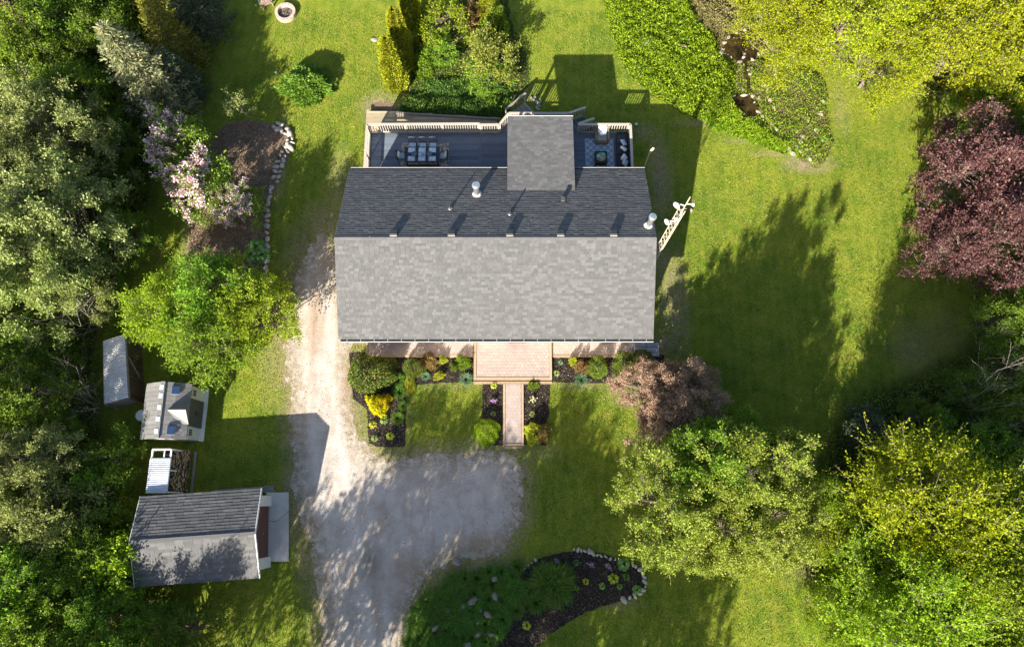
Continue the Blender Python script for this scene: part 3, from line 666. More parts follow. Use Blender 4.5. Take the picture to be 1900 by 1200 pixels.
rp = empty('garden_ramp', (*G(962, 200), 0), 0, 'short weathered plank ramp with a handrail beside the porch roof corner', 'ramp')
A = Vector(G3(927, 222, .3)); B = Vector(G3(972, 184, .9)); C = Vector(G3(999, 203, .12)); Dp = Vector(G3(960, 215, .3))
dr = (Vector(G3(975, 181, .2)) - Vector(G3(938, 212, .2))); dr.z = 0; dr.normalize(); pr = Vector((dr.y, -dr.x, 0)); o0 = Vector(G3(941, 215, .25)) - rp.location
for i in range(10):
    c = o0 + dr * (.1 + .15 * i) + pr * .46; MB().box((c.x, c.y, .30 - .022 * i), (.92, .14, .035), rz=math.atan2(pr.y, pr.x), tone=rd.random()).build('plank', GWOOD, rp)
a = o0 - dr * .1 - pr * .05; b = o0 + dr * 1.65 - pr * .05
MB().bar((a.x, a.y, 1.0), (b.x, b.y, .95), .14, .045).build('handrail', GWOOD, rp)
for f in (.03, .5, .97):
    p = a + (b - a) * f; MB().box((p.x, p.y, .5), (.09, .09, .96)).build('post', GWOOD, rp)
t = empty('step_stones', (*G(995, 192), 0), 0, 'pale stones piled at the foot of the plank ramp', 'stones')
for a, b in ((986,182),(991,185),(995,188),(999,192),(1001,197),(1000,203),(994,181),(996,199),(1003,189)): stone_at(a, b, rd.uniform(.1, .15), .08, t, LIME, rd)

# ---------------------------------------------------------------- deck furniture
DARKW = plain('navy_black_wood', (.035, .04, .052), .35, .2, 4, bump=.05)
CUSH = plain('pale_blue_cushion', (.42, .50, .56), .9, .1, 8)
CREAM = plain('cream_cushion', (.75, .70, .62), .9, .06, 8)
CERAM = plain('white_china', (.75, .76, .78), .2, .03, 3, bump=0)
LINEN = plain('linen_mat', (.50, .53, .55), .9, .12, 30)
n = NT('speckled_rug'); v = n.world(); f = n.noise(v, 9, 3, .8)
n.col(n.ramp(f, [(.42, (.13, .12, .12)), (.52, (.34, .31, .27)), (.62, (.45, .42, .37))])).rough(.95, .05); RUG1 = n.m
def rugx(name, x0, x1, y0, y1, z, mat): return MB().box(((x0 + x1) / 2, (y0 + y1) / 2, z + .008), (x1 - x0, y1 - y0, .016)).build(name, mat)
a = G(745, 266, DZ); b = G(832, 310, DZ)
tag(rugx('patterned_rug', a[0], b[0], b[1] - .2, a[1], DZ + .004, RUG1), 'speckled grey-beige rug under the long dining table', 'rug')
TX, TY = G(783, 287, 1.75); TW, TD = 2.1, 1.0
dt = empty('dining_table', (TX, TY, DZ + .02), 0, 'long dark dining table laid for six on the west deck', 'table')
for i in range(5): MB().box((0, -TD / 2 + TD / 10 + i * TD / 5, .74), (TW, TD / 5 - .008, .04), tone=rd.random()).build('tabletop_plank', DARKW, dt)
for x in (-1, 1):
    for y in (-1, 1): MB().box((x * .93, y * .40, .36), (.08, .08, .72)).build('leg', DARKW, dt)
m = MB(); m.box((0, .44, .68), (1.86, .03, .08)); m.box((0, -.44, .68), (1.86, .03, .08)); m.build('apron', DARKW, dt)
def cross_chair(loc, rz, label):
    t = empty('dining_chair', (*loc, DZ + .02), rz, label, 'chair', 'chairs around the dining table')
    MB().box((0, 0, .45), (.44, .42, .03)).build('seat', BLACK, t); MB().box((0, -.01, .49), (.40, .38, .05)).build('cushion', CUSH, t, bevel=.015)
    for x in (-.2, .2):
        MB().tube((x, -.19, 0), (x, -.19, .44), .018, n=6).build('leg', BLACK, t); MB().tube((x, .2, 0), (x * 1.08, .27, .95), .018, n=6).build('leg', BLACK, t)
    m = MB(); pts = [Vector((.215 * math.cos(q), .27 + .04 * math.sin(q), .93 + .06 * math.sin(q))) for q in np.linspace(0, math.pi, 8)]
    for i in range(7): m.tube(pts[i], pts[i + 1], .02, n=6)
    m.build('back_hoop', BLACK, t)
    m = MB(); m.tube((-.2, .215, .5), (.2, .275, .93), .014, n=6); m.tube((.2, .215, .5), (-.2, .275, .93), .014, n=6); m.tube((-.2, .215, .55), (.2, .215, .55), .014, n=6); m.build('cross_brace', BLACK, t)
    return t
for dx, l in ((-.62, 'westmost cross-back chair on the north side of the dining table'), (0, 'middle cross-back chair on the north side of the dining table'), (.62, 'eastmost cross-back chair on the north side of the dining table')):
    cross_chair((TX + dx, TY + .72), 0, l)
def arm_chair(loc, rz, label):
    t = cross_chair(loc, rz, label); t.name = 'dining_armchair'
    for x in (-1, 1): MB().bar((x * .24, -.18, .66), (x * .23, .24, .68), .035, .025).build('armrest', BLACK, t); MB().tube((x * .24, -.17, .45), (x * .24, -.17, .66), .012, n=6).build('arm_support', BLACK, t)
    MB().box((0, .12, .68), (.38, .10, .32), M=Matrix.Rotation(-.25, 3, 'X')).build('back_cushion', CREAM, t, bevel=.03)
arm_chair((TX - TW / 2 - .22, TY), math.pi / 2, 'dark armchair with pale cushion at the west head of the dining table')
arm_chair((TX + TW / 2 + .22, TY), -math.pi / 2, 'dark armchair with pale cushion at the east head of the dining table')
t = empty('dining_bench', (TX + .0, TY - .72, DZ + .02), 0, 'black backless bench along the house side of the dining table', 'bench')
for i in range(3): MB().box((0, (i - 1) * .125, .45), (1.75, .118, .04)).build('seat_slat', BLACK, t)
for x in (-.75, .75): MB().box((x, 0, .215), (.06, .34, .43)).build('leg', BLACK, t)
NAP = plain('blue_napkin', (.30, .50, .66), .9, .1, 9); TZ = DZ + .02 + .76
for sy, ys_ in ((1, 'garden side'), (-1, 'house side')):
    for k, xs_ in enumerate(('west', 'middle', 'east')):
        x = TX + (k - 1) * .62; y = TY + sy * .28
        tag(MB().box((x, y, TZ + .003), (.43, .31, .006)).build('place_mat', LINEN), f'pale place mat at the {xs_} seat, {ys_} of the dining table', 'place mat', 'place mats on the dining table')
        tag(MB().lathe((x, y, TZ + .008), [(.07, 0), (.085, .004), (.135, .018), (.13, .020), (.08, .009)], 18).build('dinner_plate', CERAM), f'round plate at the {xs_} seat, {ys_} of the dining table', 'plate', 'plates on the dining table')
        tag(MB().box((x, y, TZ + .034), (.07, .24, .014), rz=-.45).build('napkin', NAP), f'folded blue napkin on the {xs_} plate, {ys_} of the dining table', 'napkin', 'napkins on the plates')
for dx, l in ((-.46, 'west'), (.44, 'east')):
    t = tag(MB().lathe((TX + dx, TY, TZ + .003), [(.06, 0), (.13, .02), (.16, .09), (.145, .09), (.115, .03)], 16).build('serving_bowl', plain('grey_bowl', (.16, .19, .2))), f'grey serving bowl {l} of the table centrepiece', 'bowl', 'serving bowls')
t = empty('table_centrepiece', (TX, TY, TZ + .003), 0, 'cluster of glass jars with greenery in the middle of the dining table', 'centrepiece')
MB().lathe((0, 0, 0), [(.2, 0), (.22, .02)], 20).build('tray', STEEL, t)
for i in range(5):
    a = i * 1.257; MB().tube((.11 * math.cos(a), .11 * math.sin(a), .02), (.11 * math.cos(a), .11 * math.sin(a), .16 + .03 * (i % 2)), .045, n=10).build('jar', CERAM if i % 2 else CUSH, t)
# lounge side
n = NT('trellis_rug'); v = n.world((1, 1, 0)); 
wv = n.node('ShaderNodeTexWave', wave_type='RINGS'); 
sx = n.node('ShaderNodeSeparateXYZ'); n.l.new(v, sx.inputs[0])
K = 2 * math.pi / .42
cx_ = n.math('COSINE', n.math('MULTIPLY', sx.outputs[0], K)); cy_ = n.math('COSINE', n.math('MULTIPLY', sx.outputs[1], K)); sm = n.math('ABSOLUTE', n.math('ADD', cx_, cy_))
n.col(n.ramp(sm, [(.22, (.50, .56, .62)), (.34, (.23, .30, .38))])).rough(.95, .05); RUG2 = n.m
a = G(1085, 258, DZ); b = G(1140, 306, DZ)
tag(rugx('trellis_rug', a[0], b[0], b[1] - .3, a[1], DZ + .004, RUG2), 'blue-grey rug with white trellis pattern on the east deck', 'rug')
WICK = plain('brown_grey_wicker', (.17, .14, .115), .7, .3, 30, bump=.5)
ax_, ay_ = G(1117, 247, 1.5)
t = empty('wicker_armchair', (ax_, ay_ - .12, DZ + .02), 0, 'brown wicker armchair with white cushions at the east deck rail', 'armchair')
MB().box((0, -.02, .22), (.82, .84, .34)).build('seat_base', WICK, t, bevel=.03)
for x in (-.38, .38): MB().box((x, -.02, .50), (.12, .86, .24)).build('armrest', WICK, t, bevel=.03)
MB().box((0, .38, .60), (.88, .12, .60), M=Matrix.Rotation(-.12, 3, 'X')).build('backrest', WICK, t, bevel=.03)
MB().box((0, -.04, .45), (.60, .68, .12)).build('seat_cushion', plain('taupe_cushion', (.30, .27, .23), .9), t, bevel=.04)
o = MB().box((ax_, ay_ + .10, DZ + .80), (.55, .16, .46), M=Matrix.Rotation(-.35, 3, 'X')).build('white_pillow', plain('white_fabric', (.80, .78, .75), .9), bevel=.06); tag(o, 'large white pillow leaning in the wicker armchair', 'pillow')
o = MB().box((ax_ + .03, ay_ - .10, DZ + .66), (.42, .30, .10), M=Matrix.Rotation(-.2, 3, 'X') @ Matrix.Rotation(.2, 3, 'Z')).build('striped_pillow', plain('pale_striped_fabric', (.62, .68, .75), .9), bevel=.04); tag(o, 'small pale blue pillow in front of the white one in the wicker armchair', 'pillow')
cx2, cy2 = G(1115, 292, 1.45)
t = empty('coffee_table', (cx2, cy2, DZ + .02), 0, 'square black coffee table on the trellis rug', 'table')
MB().box((0, 0, .42), (.78, .82, .06)).build('tabletop', BLACK, t, bevel=.04)
for x in (-1, 1):
    for y in (-1, 1): MB().box((x * .33, y * .35, .20), (.06, .06, .39)).build('leg', BLACK, t)
MB().box((0, 0, .12), (.68, .72, .03)).build('shelf', BLACK, t)
tag(MB().lathe((cx2, cy2, DZ + .475), [(.27, 0), (.29, .03), (.27, .03), (.26, .012)], 24).build('serving_tray', plain('wicker_tray', (.35, .30, .12), .8, .3, 20)), 'round woven tray on the black coffee table', 'tray')
for dx, dy, c, l in ((.14, .14, (.10, .55, .42), 'mint green bowl on the woven tray'), (-.15, .03, (.35, .62, .66), 'pale turquoise bowl on the woven tray'), (.04, -.1, (.6, .45, .42), 'small rose-tinted cup on the woven tray')):
    tag(MB().lathe((cx2 + dx, cy2 + dy, DZ + .49), [(.05, 0), (.09, .03), (.11, .09), (.095, .09), (.06, .03)], 16).build('bowl', plain('bowl_%d' % (dx * 100), c, .3)), l, 'bowl')
sx0, sy0 = G(1157, 278, 1.4)
SOFA = plain('charcoal_sofa', (.035, .04, .05), .8, .15, 8)
t = empty('deck_sofa', (sx0, sy0, DZ + .02), 0, 'long charcoal outdoor sofa backed against the east deck railing', 'sofa')
MB().box((0, 0, .2), (.80, 2.3, .30)).build('seat_base', SOFA, t, bevel=.02); MB().box((.34, 0, .5), (.14, 2.3, .45)).build('backrest', SOFA, t, bevel=.03)
for k in range(3): MB().box((-.06, -.73 + .73 * k, .41), (.64, .70, .13)).build('seat_cushion', SOFA, t, bevel=.03)
MB().box((0, 1.10, .42), (.78, .12, .35)).build('armrest', SOFA, t, bevel=.02)
for (px, py, mt, rz, l) in ((1157, 265, CUSH, .6, 'blue and white pillow at the north end of the charcoal sofa'), (1157, 276, CREAM, .95, 'beige pillow touching the blue one on the charcoal sofa'), (1158, 294, CREAM, -.5, 'cream pillow near the south end of the charcoal sofa'), (1160, 302, CUSH, -.3, 'blue patterned pillow next to the house on the charcoal sofa')):
    x, y = G(px, py, 1.65); o = MB().box((0, 0, 0), (.42, .42, .12)).build('sofa_pillow', mt, bevel=.05); o.location = (x, y, DZ + .68); o.rotation_euler = (.1, .75, rz); tag(o, l, 'pillow', 'pillows on the charcoal sofa')
# ---------------------------------------------------------------- front patio, walks
PAVER = plain('pink_paver', (.34, .275, .25), .85, .14, 2.2, tonev=.07, bump=.2)
GROUT = plain('paver_joint', (.31, .245, .22), .9, .2, 8)
TIMBER = plain('edging_timber', (.32, .235, .155), .8, .2, 4, tonev=.15, streak=(2, 2, 1), bump=.2)
TILE = plain('grey_concrete_slab', (.30, .31, .32), .85, .15, 3, tonev=.08)
def paved(name, x0, x1, y0, y1, z, label, parts=0):
    t = empty(name, ((x0 + x1) / 2, (y0 + y1) / 2, 0), 0, label, 'patio' if 'patio' in name else 'walkway'); cx, cy = t.location.x, t.location.y
    MB().box((0, 0, (z - .007) / 2), (x1 - x0, y1 - y0, z - .007)).build('paving_base', GROUT, t)
    s = .122; mb = MB(); dy = s * 1.5; dx = s * math.sqrt(3); r = 0; y = y0 + s * .55; made = 0; me = {}
    while y < y1 - s * .5:
        x = x0 + (dx / 2 if r % 2 else 0) + .02
        while x < x1 + dx / 2:
            pts = [(x + (s - .005) * math.cos(a), y + (s - .005) * math.sin(a)) for a in [math.pi / 6 + k * math.pi / 3 for k in range(6)]]
            pts = [(min(max(px, x0 + .004), x1 - .004), min(max(py, y0 + .004), y1 - .004)) for px, py in pts]
            if x - x0 > -.06 and x1 - x > -.06:
                full = x - x0 > s and x1 - x > s; tn = rd.uniform(0, 1); zz = z + rd.uniform(-.002, .002)
                if full and made < parts:
                    k = int(tn * 5)
                    if k not in me: me[k] = MB().prism([(px - x, py - y) for px, py in pts], -.03, 0, k / 4).build('paver', PAVER, t); o = me[k]
                    else: o = bpy.data.objects.new('paver', me[k].data); link(o, t)
                    o.location = (x - cx, y - cy, zz); made += 1
                else:
                    mb.prism([(px - cx, py - cy) for px, py in pts], z - .03, zz, tn)
            x += dx
        y += dy; r += 1
    mb.build('pavers', PAVER, t)['kind'] = 'stuff'
    return t
def timber(t, pts, z, wd=.15):
    for i in range(len(pts) - 1):
        a, b = pts[i], pts[i + 1]; MB().bar((a[0] - t.location.x, a[1] - t.location.y, z / 2), (b[0] - t.location.x, b[1] - t.location.y, z / 2), wd, z, tone=rd.random()).build('edging_timber', TIMBER, t)
ax0, ay0 = G(884, 699, .22); ax1, _ = G(1019, 699, .22)
pt = paved('front_patio', ax0, ax1, ay0, 8.99, .22, 'pink hexagon-paved front patio in the middle of the house front', 290)
y_s = ay0 - .09
timber(pt, [(ax0 - .085, 8.95), (ax0 - .085, y_s - .07)], .25); timber(pt, [(ax1 + .085, 8.95), (ax1 + .085, y_s - .07)], .25); timber(pt, [(ax0 - .0, y_s), (ax1 + .0, y_s)], .25); timber(pt, [(ax0 - .17, y_s - .22), (ax1 + .17, y_s - .22)], .13, .14)
wx0 = G(684, 640, .1)[0]; wy0 = G(700, 658, .1)[1]
wl = paved('west_walkway', wx0, ax0 - .18, wy0, 8.99, .12, 'pink paved walk along the house west of the front patio')
timber(wl, [(wx0 - .08, 8.95), (wx0 - .08, wy0 - .15)], .14); timber(wl, [(wx0, wy0 - .08), (ax0 - .18, wy0 - .08)], .14)
ex1 = G(1174, 640, .1)[0]
wr_ = paved('east_walkway', ax1 + .18, ex1, wy0, 8.99, .12, 'pink paved walk along the house east of the front patio')
timber(wr_, [(ax1 + .2, wy0 - .08), (ex1, wy0 - .08)], .14)
sx1 = G(1222, 640, .1)[0]; t = empty('slab_paving', ((ex1 + sx1) / 2, 8.2, 0), 0, 'four grey concrete slabs at the southeast house corner', 'paving slabs')
for i in range(2):
    for j in range(3):
        wq = (sx1 - ex1) / 2; hq = (8.99 - wy0 + .1) / 3
        MB().box((ex1 + .02 + wq * (i + .5) - t.location.x, wy0 - .1 + hq * (j + .5) - t.location.y, .06), (wq - .02, hq - .02, .12), tone=rd.random()).build('slab', TILE, t, bevel=.008)
cx0, cy0 = G(938, 822, .1); cx1, _ = G(967, 822, .1)
wc = paved('central_walkway', cx0, cx1, cy0, y_s - .3, .12, 'narrow pink paved path running south from the front patio to the gravel')
timber(wc, [(cx0 - .08, y_s - .3), (cx0 - .08, cy0 - .08)], .14, .13); timber(wc, [(cx1 + .08, y_s - .3), (cx1 + .08, cy0 - .08)], .14, .13); timber(wc, [(cx0 - .14, cy0 - .08), (cx1 + .14, cy0 - .08)], .15, .14)
timber(wc, [(cx0 - .05, cy0 - .24), (cx1 + .05, cy0 - .24)], .08, .12)
# ---------------------------------------------------------------- garage
GW = plain('cream_siding', (.60, .58, .57), .7, .06, 4, streak=(.3, .3, 9), bump=.15)
gr = empty('garage', (-16.1, -1.76, 0), R(3.9), 'detached grey-shingled garage with brown door beside the gravel drive', 'garage')
L2, HS, EZ, RZ = 3.13, 2.22, 2.38, 3.18
m = MB(); wh = 1.86; zw = EZ + (RZ - EZ) * (1 - wh / HS) - .1
m.add([(-2.95, -wh, 0), (2.72, -wh, 0), (2.72, wh, 0), (-2.95, wh, 0), (-2.95, -wh, zw), (2.72, -wh, zw), (2.72, wh, zw), (-2.95, wh, zw), (-2.95, 0, RZ - .12), (2.72, 0, RZ - .12)], [(0, 1, 5, 4), (2, 3, 7, 6), (1, 2, 6, 9, 5), (3, 0, 4, 8, 7)])
m.build('wall', GW, gr)
for s in (-1, 1): MB().box((2.83, s * 1.60, 1.02), (.20, .55, 2.05)).build('pier', GW, gr); MB().box((2.85, s * 1.60, 2.07), (.25, .60, .05)).build('pier_cap', WHITE, gr)
door = empty('garage_door', (2.76, 0, 0)); door.parent = gr
DBR = plain('brown_garage_door', (.115, .05, .04), .55, .12, 4)
for i in range(4): MB().box((0, 0, .26 + .51 * i), (.05, 2.60, .50), tone=rd.random()).build('door_panel', DBR, door)
MB().box((.05, -.1, 1.0), (.04, .12, .05)).build('door_handle', STEEL, door)
m = MB(); V = [(-L2, -HS, EZ), (L2, -HS, EZ), (L2, 0, RZ), (-L2, 0, RZ), (-L2, HS, EZ), (L2, HS, EZ)]
m.add([(x, y, z - .004) for x, y, z in V] + [(x, y, z - .1) for x, y, z in V], [(0, 1, 2, 3), (3, 2, 5, 4), (9, 8, 7, 6), (10, 11, 8, 9), (6, 7, 1, 0), (1, 7, 8, 2), (2, 8, 11, 5), (6, 0, 3, 9), (9, 3, 4, 10), (10, 4, 5, 11)], .2)
groof = m.build('roof', SH_M, gr); Sg = math.hypot(HS, RZ - EZ)
roof_slope(groof, (-L2, -HS, EZ), (1, 0, 0), (0, HS, RZ - EZ), 2 * L2, Sg, .46, .165, .012, 290, 21)
roof_slope(groof, (-L2, HS, EZ), (1, 0, 0), (0, -HS, RZ - EZ), 2 * L2, Sg, .46, .165, .020, 0, 22)
for x in (-L2 - .02, L2 + .02):
    m = MB(); m.bar((x, -HS, EZ - .07), (x, 0, RZ - .06), .035, .15); m.bar((x, 0, RZ - .06), (x, HS, EZ - .07), .035, .15); m.build('fascia', WHITE, groof)
m = MB(); m.box((0, 0, RZ + .012), (2 * L2, .16, .03), tone=.6); m.build('ridge_cap', SH_M, groof)
t = empty('concrete_apron', (*G(516, 977), 0), 0, 'cracked pale concrete apron in front of the brown garage door', 'concrete slab')
P = [Vector(G(a, b)) for a, b in ((495, 913), (536, 913), (536, 1041), (496, 1041))]; Cc = Vector((t.location.x, t.location.y))
crk = [P[0].lerp(P[3], .42), P[0].lerp(P[2], .44) + Vector((.05, .05)), P[1].lerp(P[2], .28)]
CONC = plain('pale_concrete', (.50, .46, .42), .85, .18, 1.6, bump=.2)
g = Vector((0, .012))
MB().prism([tuple(p - Cc) for p in (P[0], crk[0] + g, crk[1] + g, crk[2] + g, P[1])][::-1], 0, .08).build('slab', CONC, t); MB().prism([tuple(p - Cc) for p in (crk[0] - g, P[3], P[2], crk[2] - g, crk[1] - g)][::-1], 0, .075).build('slab', CONC, t)
# lumber behind garage
t = empty('lumber', (*G(440, 915), 0), R(4), 'weathered boards stacked along the north wall of the garage', 'boards')
for i in range(3): MB().box((rd.uniform(.2, .6), .0 + i * .12, .05 + .02 * i), (3.4, .10, .05), tone=rd.random()).build('plank', GWOOD, t)
# ---------------------------------------------------------------- resin shed
RES = plain('beige_resin', (.22, .213, .205), .6, .08, 3, tonev=.08, bump=.05); RESW = plain('ivory_resin', (.62, .59, .51), .55, .06, 3, bump=.03); RESR = plain('taupe_resin_roof', (.175, .17, .168), .6, .12, 3, tonev=.10, bump=.1)
SK = plain('blue_skylight', (.03, .06, .14), .15, .1, 3, spec=.6, bump=0)
shx, shy = -18.78, 4.75
sh = empty('resin_shed', (shx, shy, 0), 0, 'beige resin garden shed with dark double doors and two blue skylights', 'shed')
HX, HY, ez, rz_ = 1.25, 1.52, 1.95, 2.62
m = MB(); m.box((0, 0, .97), (2 * HX - .25, 2 * HY - .18, 1.94)); m.add([(-HX + .13, -HY + .1, 1.9), (HX - .13, -HY + .1, 1.9), (0, -HY + .1, rz_ - .08), (-HX + .13, HY - .1, 1.9), (HX - .13, HY - .1, 1.9), (0, HY - .1, rz_ - .08)], [(0, 1, 2), (4, 3, 5)]); m.build('wall', RESW, sh)
rf = empty('shed_roof', (0, 0, 0)); rf.parent = sh
for s in (-1, 1):
    k = 12
    for i in range(k):
        y0 = -HY + 2 * HY * i / k; y1 = y0 + 2 * HY / k - .012
        a = [(0, y0, rz_), (0, y1, rz_), (s * .62, y1, rz_ - .26), (s * .62, y0, rz_ - .26), (s * HX, y1, ez), (s * HX, y0, ez)]
        V = a + [(x, y, z - .05) for x, y, z in a]; F = [(0, 1, 2, 3), (3, 2, 4, 5), (9, 8, 7, 6), (11, 10, 8, 9), (5, 4, 10, 11), (0, 3, 9, 6), (3, 5, 11, 9), (2, 1, 7, 8), (4, 2, 8, 10)]
        MB().add(V, F, rd.random()).build('roof_panel', RESR, rf)
MB().box((0, 0, rz_ + .01), (.22, 2 * HY, .05)).build('ridge_cap', RESR, rf)
for yy in (-1.15, -.5, .12, .75, 1.2): MB().box((-.04, yy, rz_ + .045), (.20, .24, .03)).build('ridge_clip', plain('pale_blue_vent', (.55, .60, .68), .4), rf)
for yy in (-1.08, 1.08): 
    f = MB().box((.60, yy, 2.42), (.44, .50, .05), M=Matrix.Rotation(.47, 3, 'Y')).build('skylight_frame', RESR, rf, bevel=.01); MB().box((.61, yy, 2.445), (.36, .42, .03), M=Matrix.Rotation(.47, 3, 'Y')).build('skylight_pane', SK, f, bevel=.01)
m = MB(); m.add([(.35, 0, 2.60), (HX + .10, 0, 2.60), (HX + .06, -.72, 1.98), (HX + .06, .72, 1.98), (.9, -.72, 2.12), (.9, .72, 2.12)], [(0, 4, 2, 1), (0, 1, 3, 5)]); m.add([(HX + .04, 0, 2.54), (HX, -.66, 1.98), (HX, .66, 1.98)], [(0, 1, 2)]); m.build('gable_dormer', RESR, rf)
FX = HX - .125
for s in (-1, 1):
    f = MB().box((FX + .03, s * .38, .93), (.05, .74, 1.82)).build('door', plain('dark_taupe_door', (.085, .08, .07), .6, .1, 3), sh); MB().box((FX + .075, s * .07, .95), (.04, .04, .2)).build('handle', BLACK, f)
    f = MB().box((FX + .02, s * 1.08, 1.35), (.035, .36, .56)).build('window_frame', RESW, sh)
    for i in range(2):
        for j in range(3): MB().box((FX + .042, s * 1.08 + (j - 1) * .115, 1.24 + .2 * i), (.012, .085, .16)).build('pane', BLACK, f)
MB().box((FX + .12, 0, .03), (.25, 2 * HY - .1, .06)).build('door_sill', WHITE, sh)
x, y = G(268, 771, .7); t = empty('rain_barrel', (x - .1, y, 0), 0, 'round white rain barrel behind the west side of the resin shed', 'barrel')
MB().lathe((0, 0, 0), [(.26, 0), (.31, .3), (.31, .6), (.27, .85)], 20).build('drum', PALEW, t); MB().lathe((0, 0, .85), [(.30, 0), (.31, .03), (.26, .05)], 20).build('lid', PALEW, t)
# ---------------------------------------------------------------- metal-roofed shelter
TIN = plain('white_corrugated_metal', (.58, .565, .555), .5, .12, 3, bump=.05, metal=0)
c4 = [Vector(G3(232, 620, 1.8)), Vector(G3(238, 738, 1.8)), Vector(G3(193.5, 750, 1.55)), Vector(G3(191.5, 633, 1.55))]
ctr = sum(c4, Vector()) / 4; t = empty('wood_shelter', (ctr.x, ctr.y, 0), 0, 'lean-to shelter under a long white corrugated metal roof, slatted east side', 'shelter')
c4 = [p - Vector((ctr.x, ctr.y, 0)) for p in c4]
m = MB(); N_ = 116; V = []; F = []
for i in range(N_ + 1):
    f = i / N_; a = c4[3].lerp(c4[2], f); b = c4[0].lerp(c4[1], f); o = Vector((0, 0, .035 * (1 if i % 4 in (0, 1) else -1)))
    V += [a + o, b + o]
for i in range(N_): F.append((2 * i, 2 * i + 2, 2 * i + 3, 2 * i + 1))
m.add(V, F); rf = m.build('corrugated_roof', TIN, t)
rust = plain('rusty_screw', (.30, .14, .08), .8)
E_, S_ = (c4[1] - c4[0]), c4[0]
MB().bar(c4[0] - Vector((0, 0, .08)), c4[1] - Vector((0, 0, .08)), .08, .1).build('roof_beam', GWOOD, t); MB().bar(c4[3] - Vector((0, 0, .08)), c4[2] - Vector((0, 0, .08)), .08, .1).build('roof_beam', GWOOD, t)
BRW = plain('dark_brown_slat', (.095, .065, .05), .85, .2, 5, tonev=.3)
k = 20
for i in range(k + 1):
    p = c4[0].lerp(c4[1], i / k); 
    if i in (0, 10, 20):
        MB().box((p.x - .06, p.y, .83), (.1, .1, 1.66)).build('post', GWOOD, t); q = c4[3].lerp(c4[2], i / k); MB().box((q.x + .06, q.y, .72), (.1, .1, 1.42)).build('post', GWOOD, t)
    MB().box((p.x, p.y, .85), (.025, .125, 1.66), tone=rd.random()).build('slat', BRW, t)
MB().bar(c4[0].lerp(c4[1], .35) + Vector((.03, 0, -.2)), c4[0].lerp(c4[1], .62) + Vector((.03, 0, -1.3)), .05, .06).build('diagonal_brace', WOOD, t)
for i in range(12):
    z = .1 + i * .13; a = c4[1]; b = c4[2]; MB().bar((a.x, a.y + .02, z), (b.x, b.y + .02, z), .02, .11, tone=rd.random()).build('south_board', GWOOD, t)
# ---------------------------------------------------------------- log store
CLEAR = plain('translucent_corrugated', (.58, .60, .66), .35, .1, 4, bump=.03, spec=.5)
t = empty('log_store', (-18.75, 1.6, 0), 0, 'open log store with corrugated plastic roof between the shed and the garage', 'log store')
x0, x1, y0, y1 = -.48, .52, -1.12, 1.1
for x in (x0, x1):
    for y in (y0, 0, y1): MB().box((x, y, .97), (.08, .08, 1.94)).build('post', WHITE, t)
for x in (x0, x1): MB().bar((x, y0, 1.97), (x, y1, 1.97), .08, .07).build('roof_rail', WHITE, t)
for y in (y0, .62, y1): MB().bar((x0, y, 2.0), (x1, y, 2.0), .07, .07).build('rafter', WHITE, t)
MB().bar((.18, .62, 2.0), (.18, y1, 2.0), .05, .06).build('rafter', WHITE, t)
m = MB(); V = []; F = []
for i in range(73):
    y = y0 - .05 + (.66 - y0) * i / 72; o = .03 * (1 if i % 4 in (0, 1) else -1); V += [(x0 - .05, y, 2.06 + o), (x1 + .05, y, 2.05 + o)]
for i in range(72): F.append((2 * i, 2 * i + 1, 2 * i + 3, 2 * i + 2))
m.add(V, F); m.build('corrugated_roof', CLEAR, t)
MB().bar((x1 + .48, y0, .08), (x1 + .48, y1, .08), .12, .1).build('kerb_rail', GWOOD, t)
for z in (.05,): MB().box((0, 0, z), (.9, 2.2, .08)).build('pallet', GWOOD, t)
BARK = plain('log_bark', (.11, .08, .06), .9, .3, 9); CUT = plain('log_cut_face', (.42, .29, .16), .8, .25, 6, tonev=.35)
fp = empty('firewood_pile', (-18.65, 1.6, 0), 0, 'split firewood logs stacked in the log store with cut ends facing the lawn', 'firewood pile'); lm = []
for k in range(5):
    m = MB(); r = .06 + .012 * k; nn_ = 5 + k % 3; m.tube((-.3, 0, 0), (.3, 0, 0), r, r * .95, n=nn_, caps=False); o = m.build('firewood_log', BARK, None); me = o.data; me.materials.append(CUT); bpy.data.objects.remove(o)
    b_ = MB(); b_.v = [tuple(v.co) for v in me.vertices]; b_.f = [tuple(p.vertices) for p in me.polygons] + [tuple(range(nn_ - 1, -1, -1)), tuple(range(nn_, 2 * nn_))]; b_.t = [.5] * nn_ + [k / 4] * 2
    me2 = bpy.data.meshes.new('firewood_log'); me2.from_pydata(b_.v, [], b_.f); a = me2.attributes.new('tone', 'FLOAT', 'FACE'); a.data.foreach_set('value', b_.t); me2.materials.append(BARK); me2.materials.append(CUT); me2.polygons.foreach_set('material_index', [0] * nn_ + [1, 1]); lm.append(me2)
for row in range(10):
    for j in range(15):
        if row > 7 and rd.random() < .3: continue
        o = bpy.data.objects.new('firewood_log', lm[rd.randrange(5)]); link(o, fp); o.location = (.32 - row * .028 + rd.uniform(-.06, .06), -1.0 + j * .145 + (row % 2) * .07, .16 + row * .155); o.rotation_euler = (rd.uniform(0, 6), rd.uniform(-.05, .05), rd.uniform(-.08, .08))
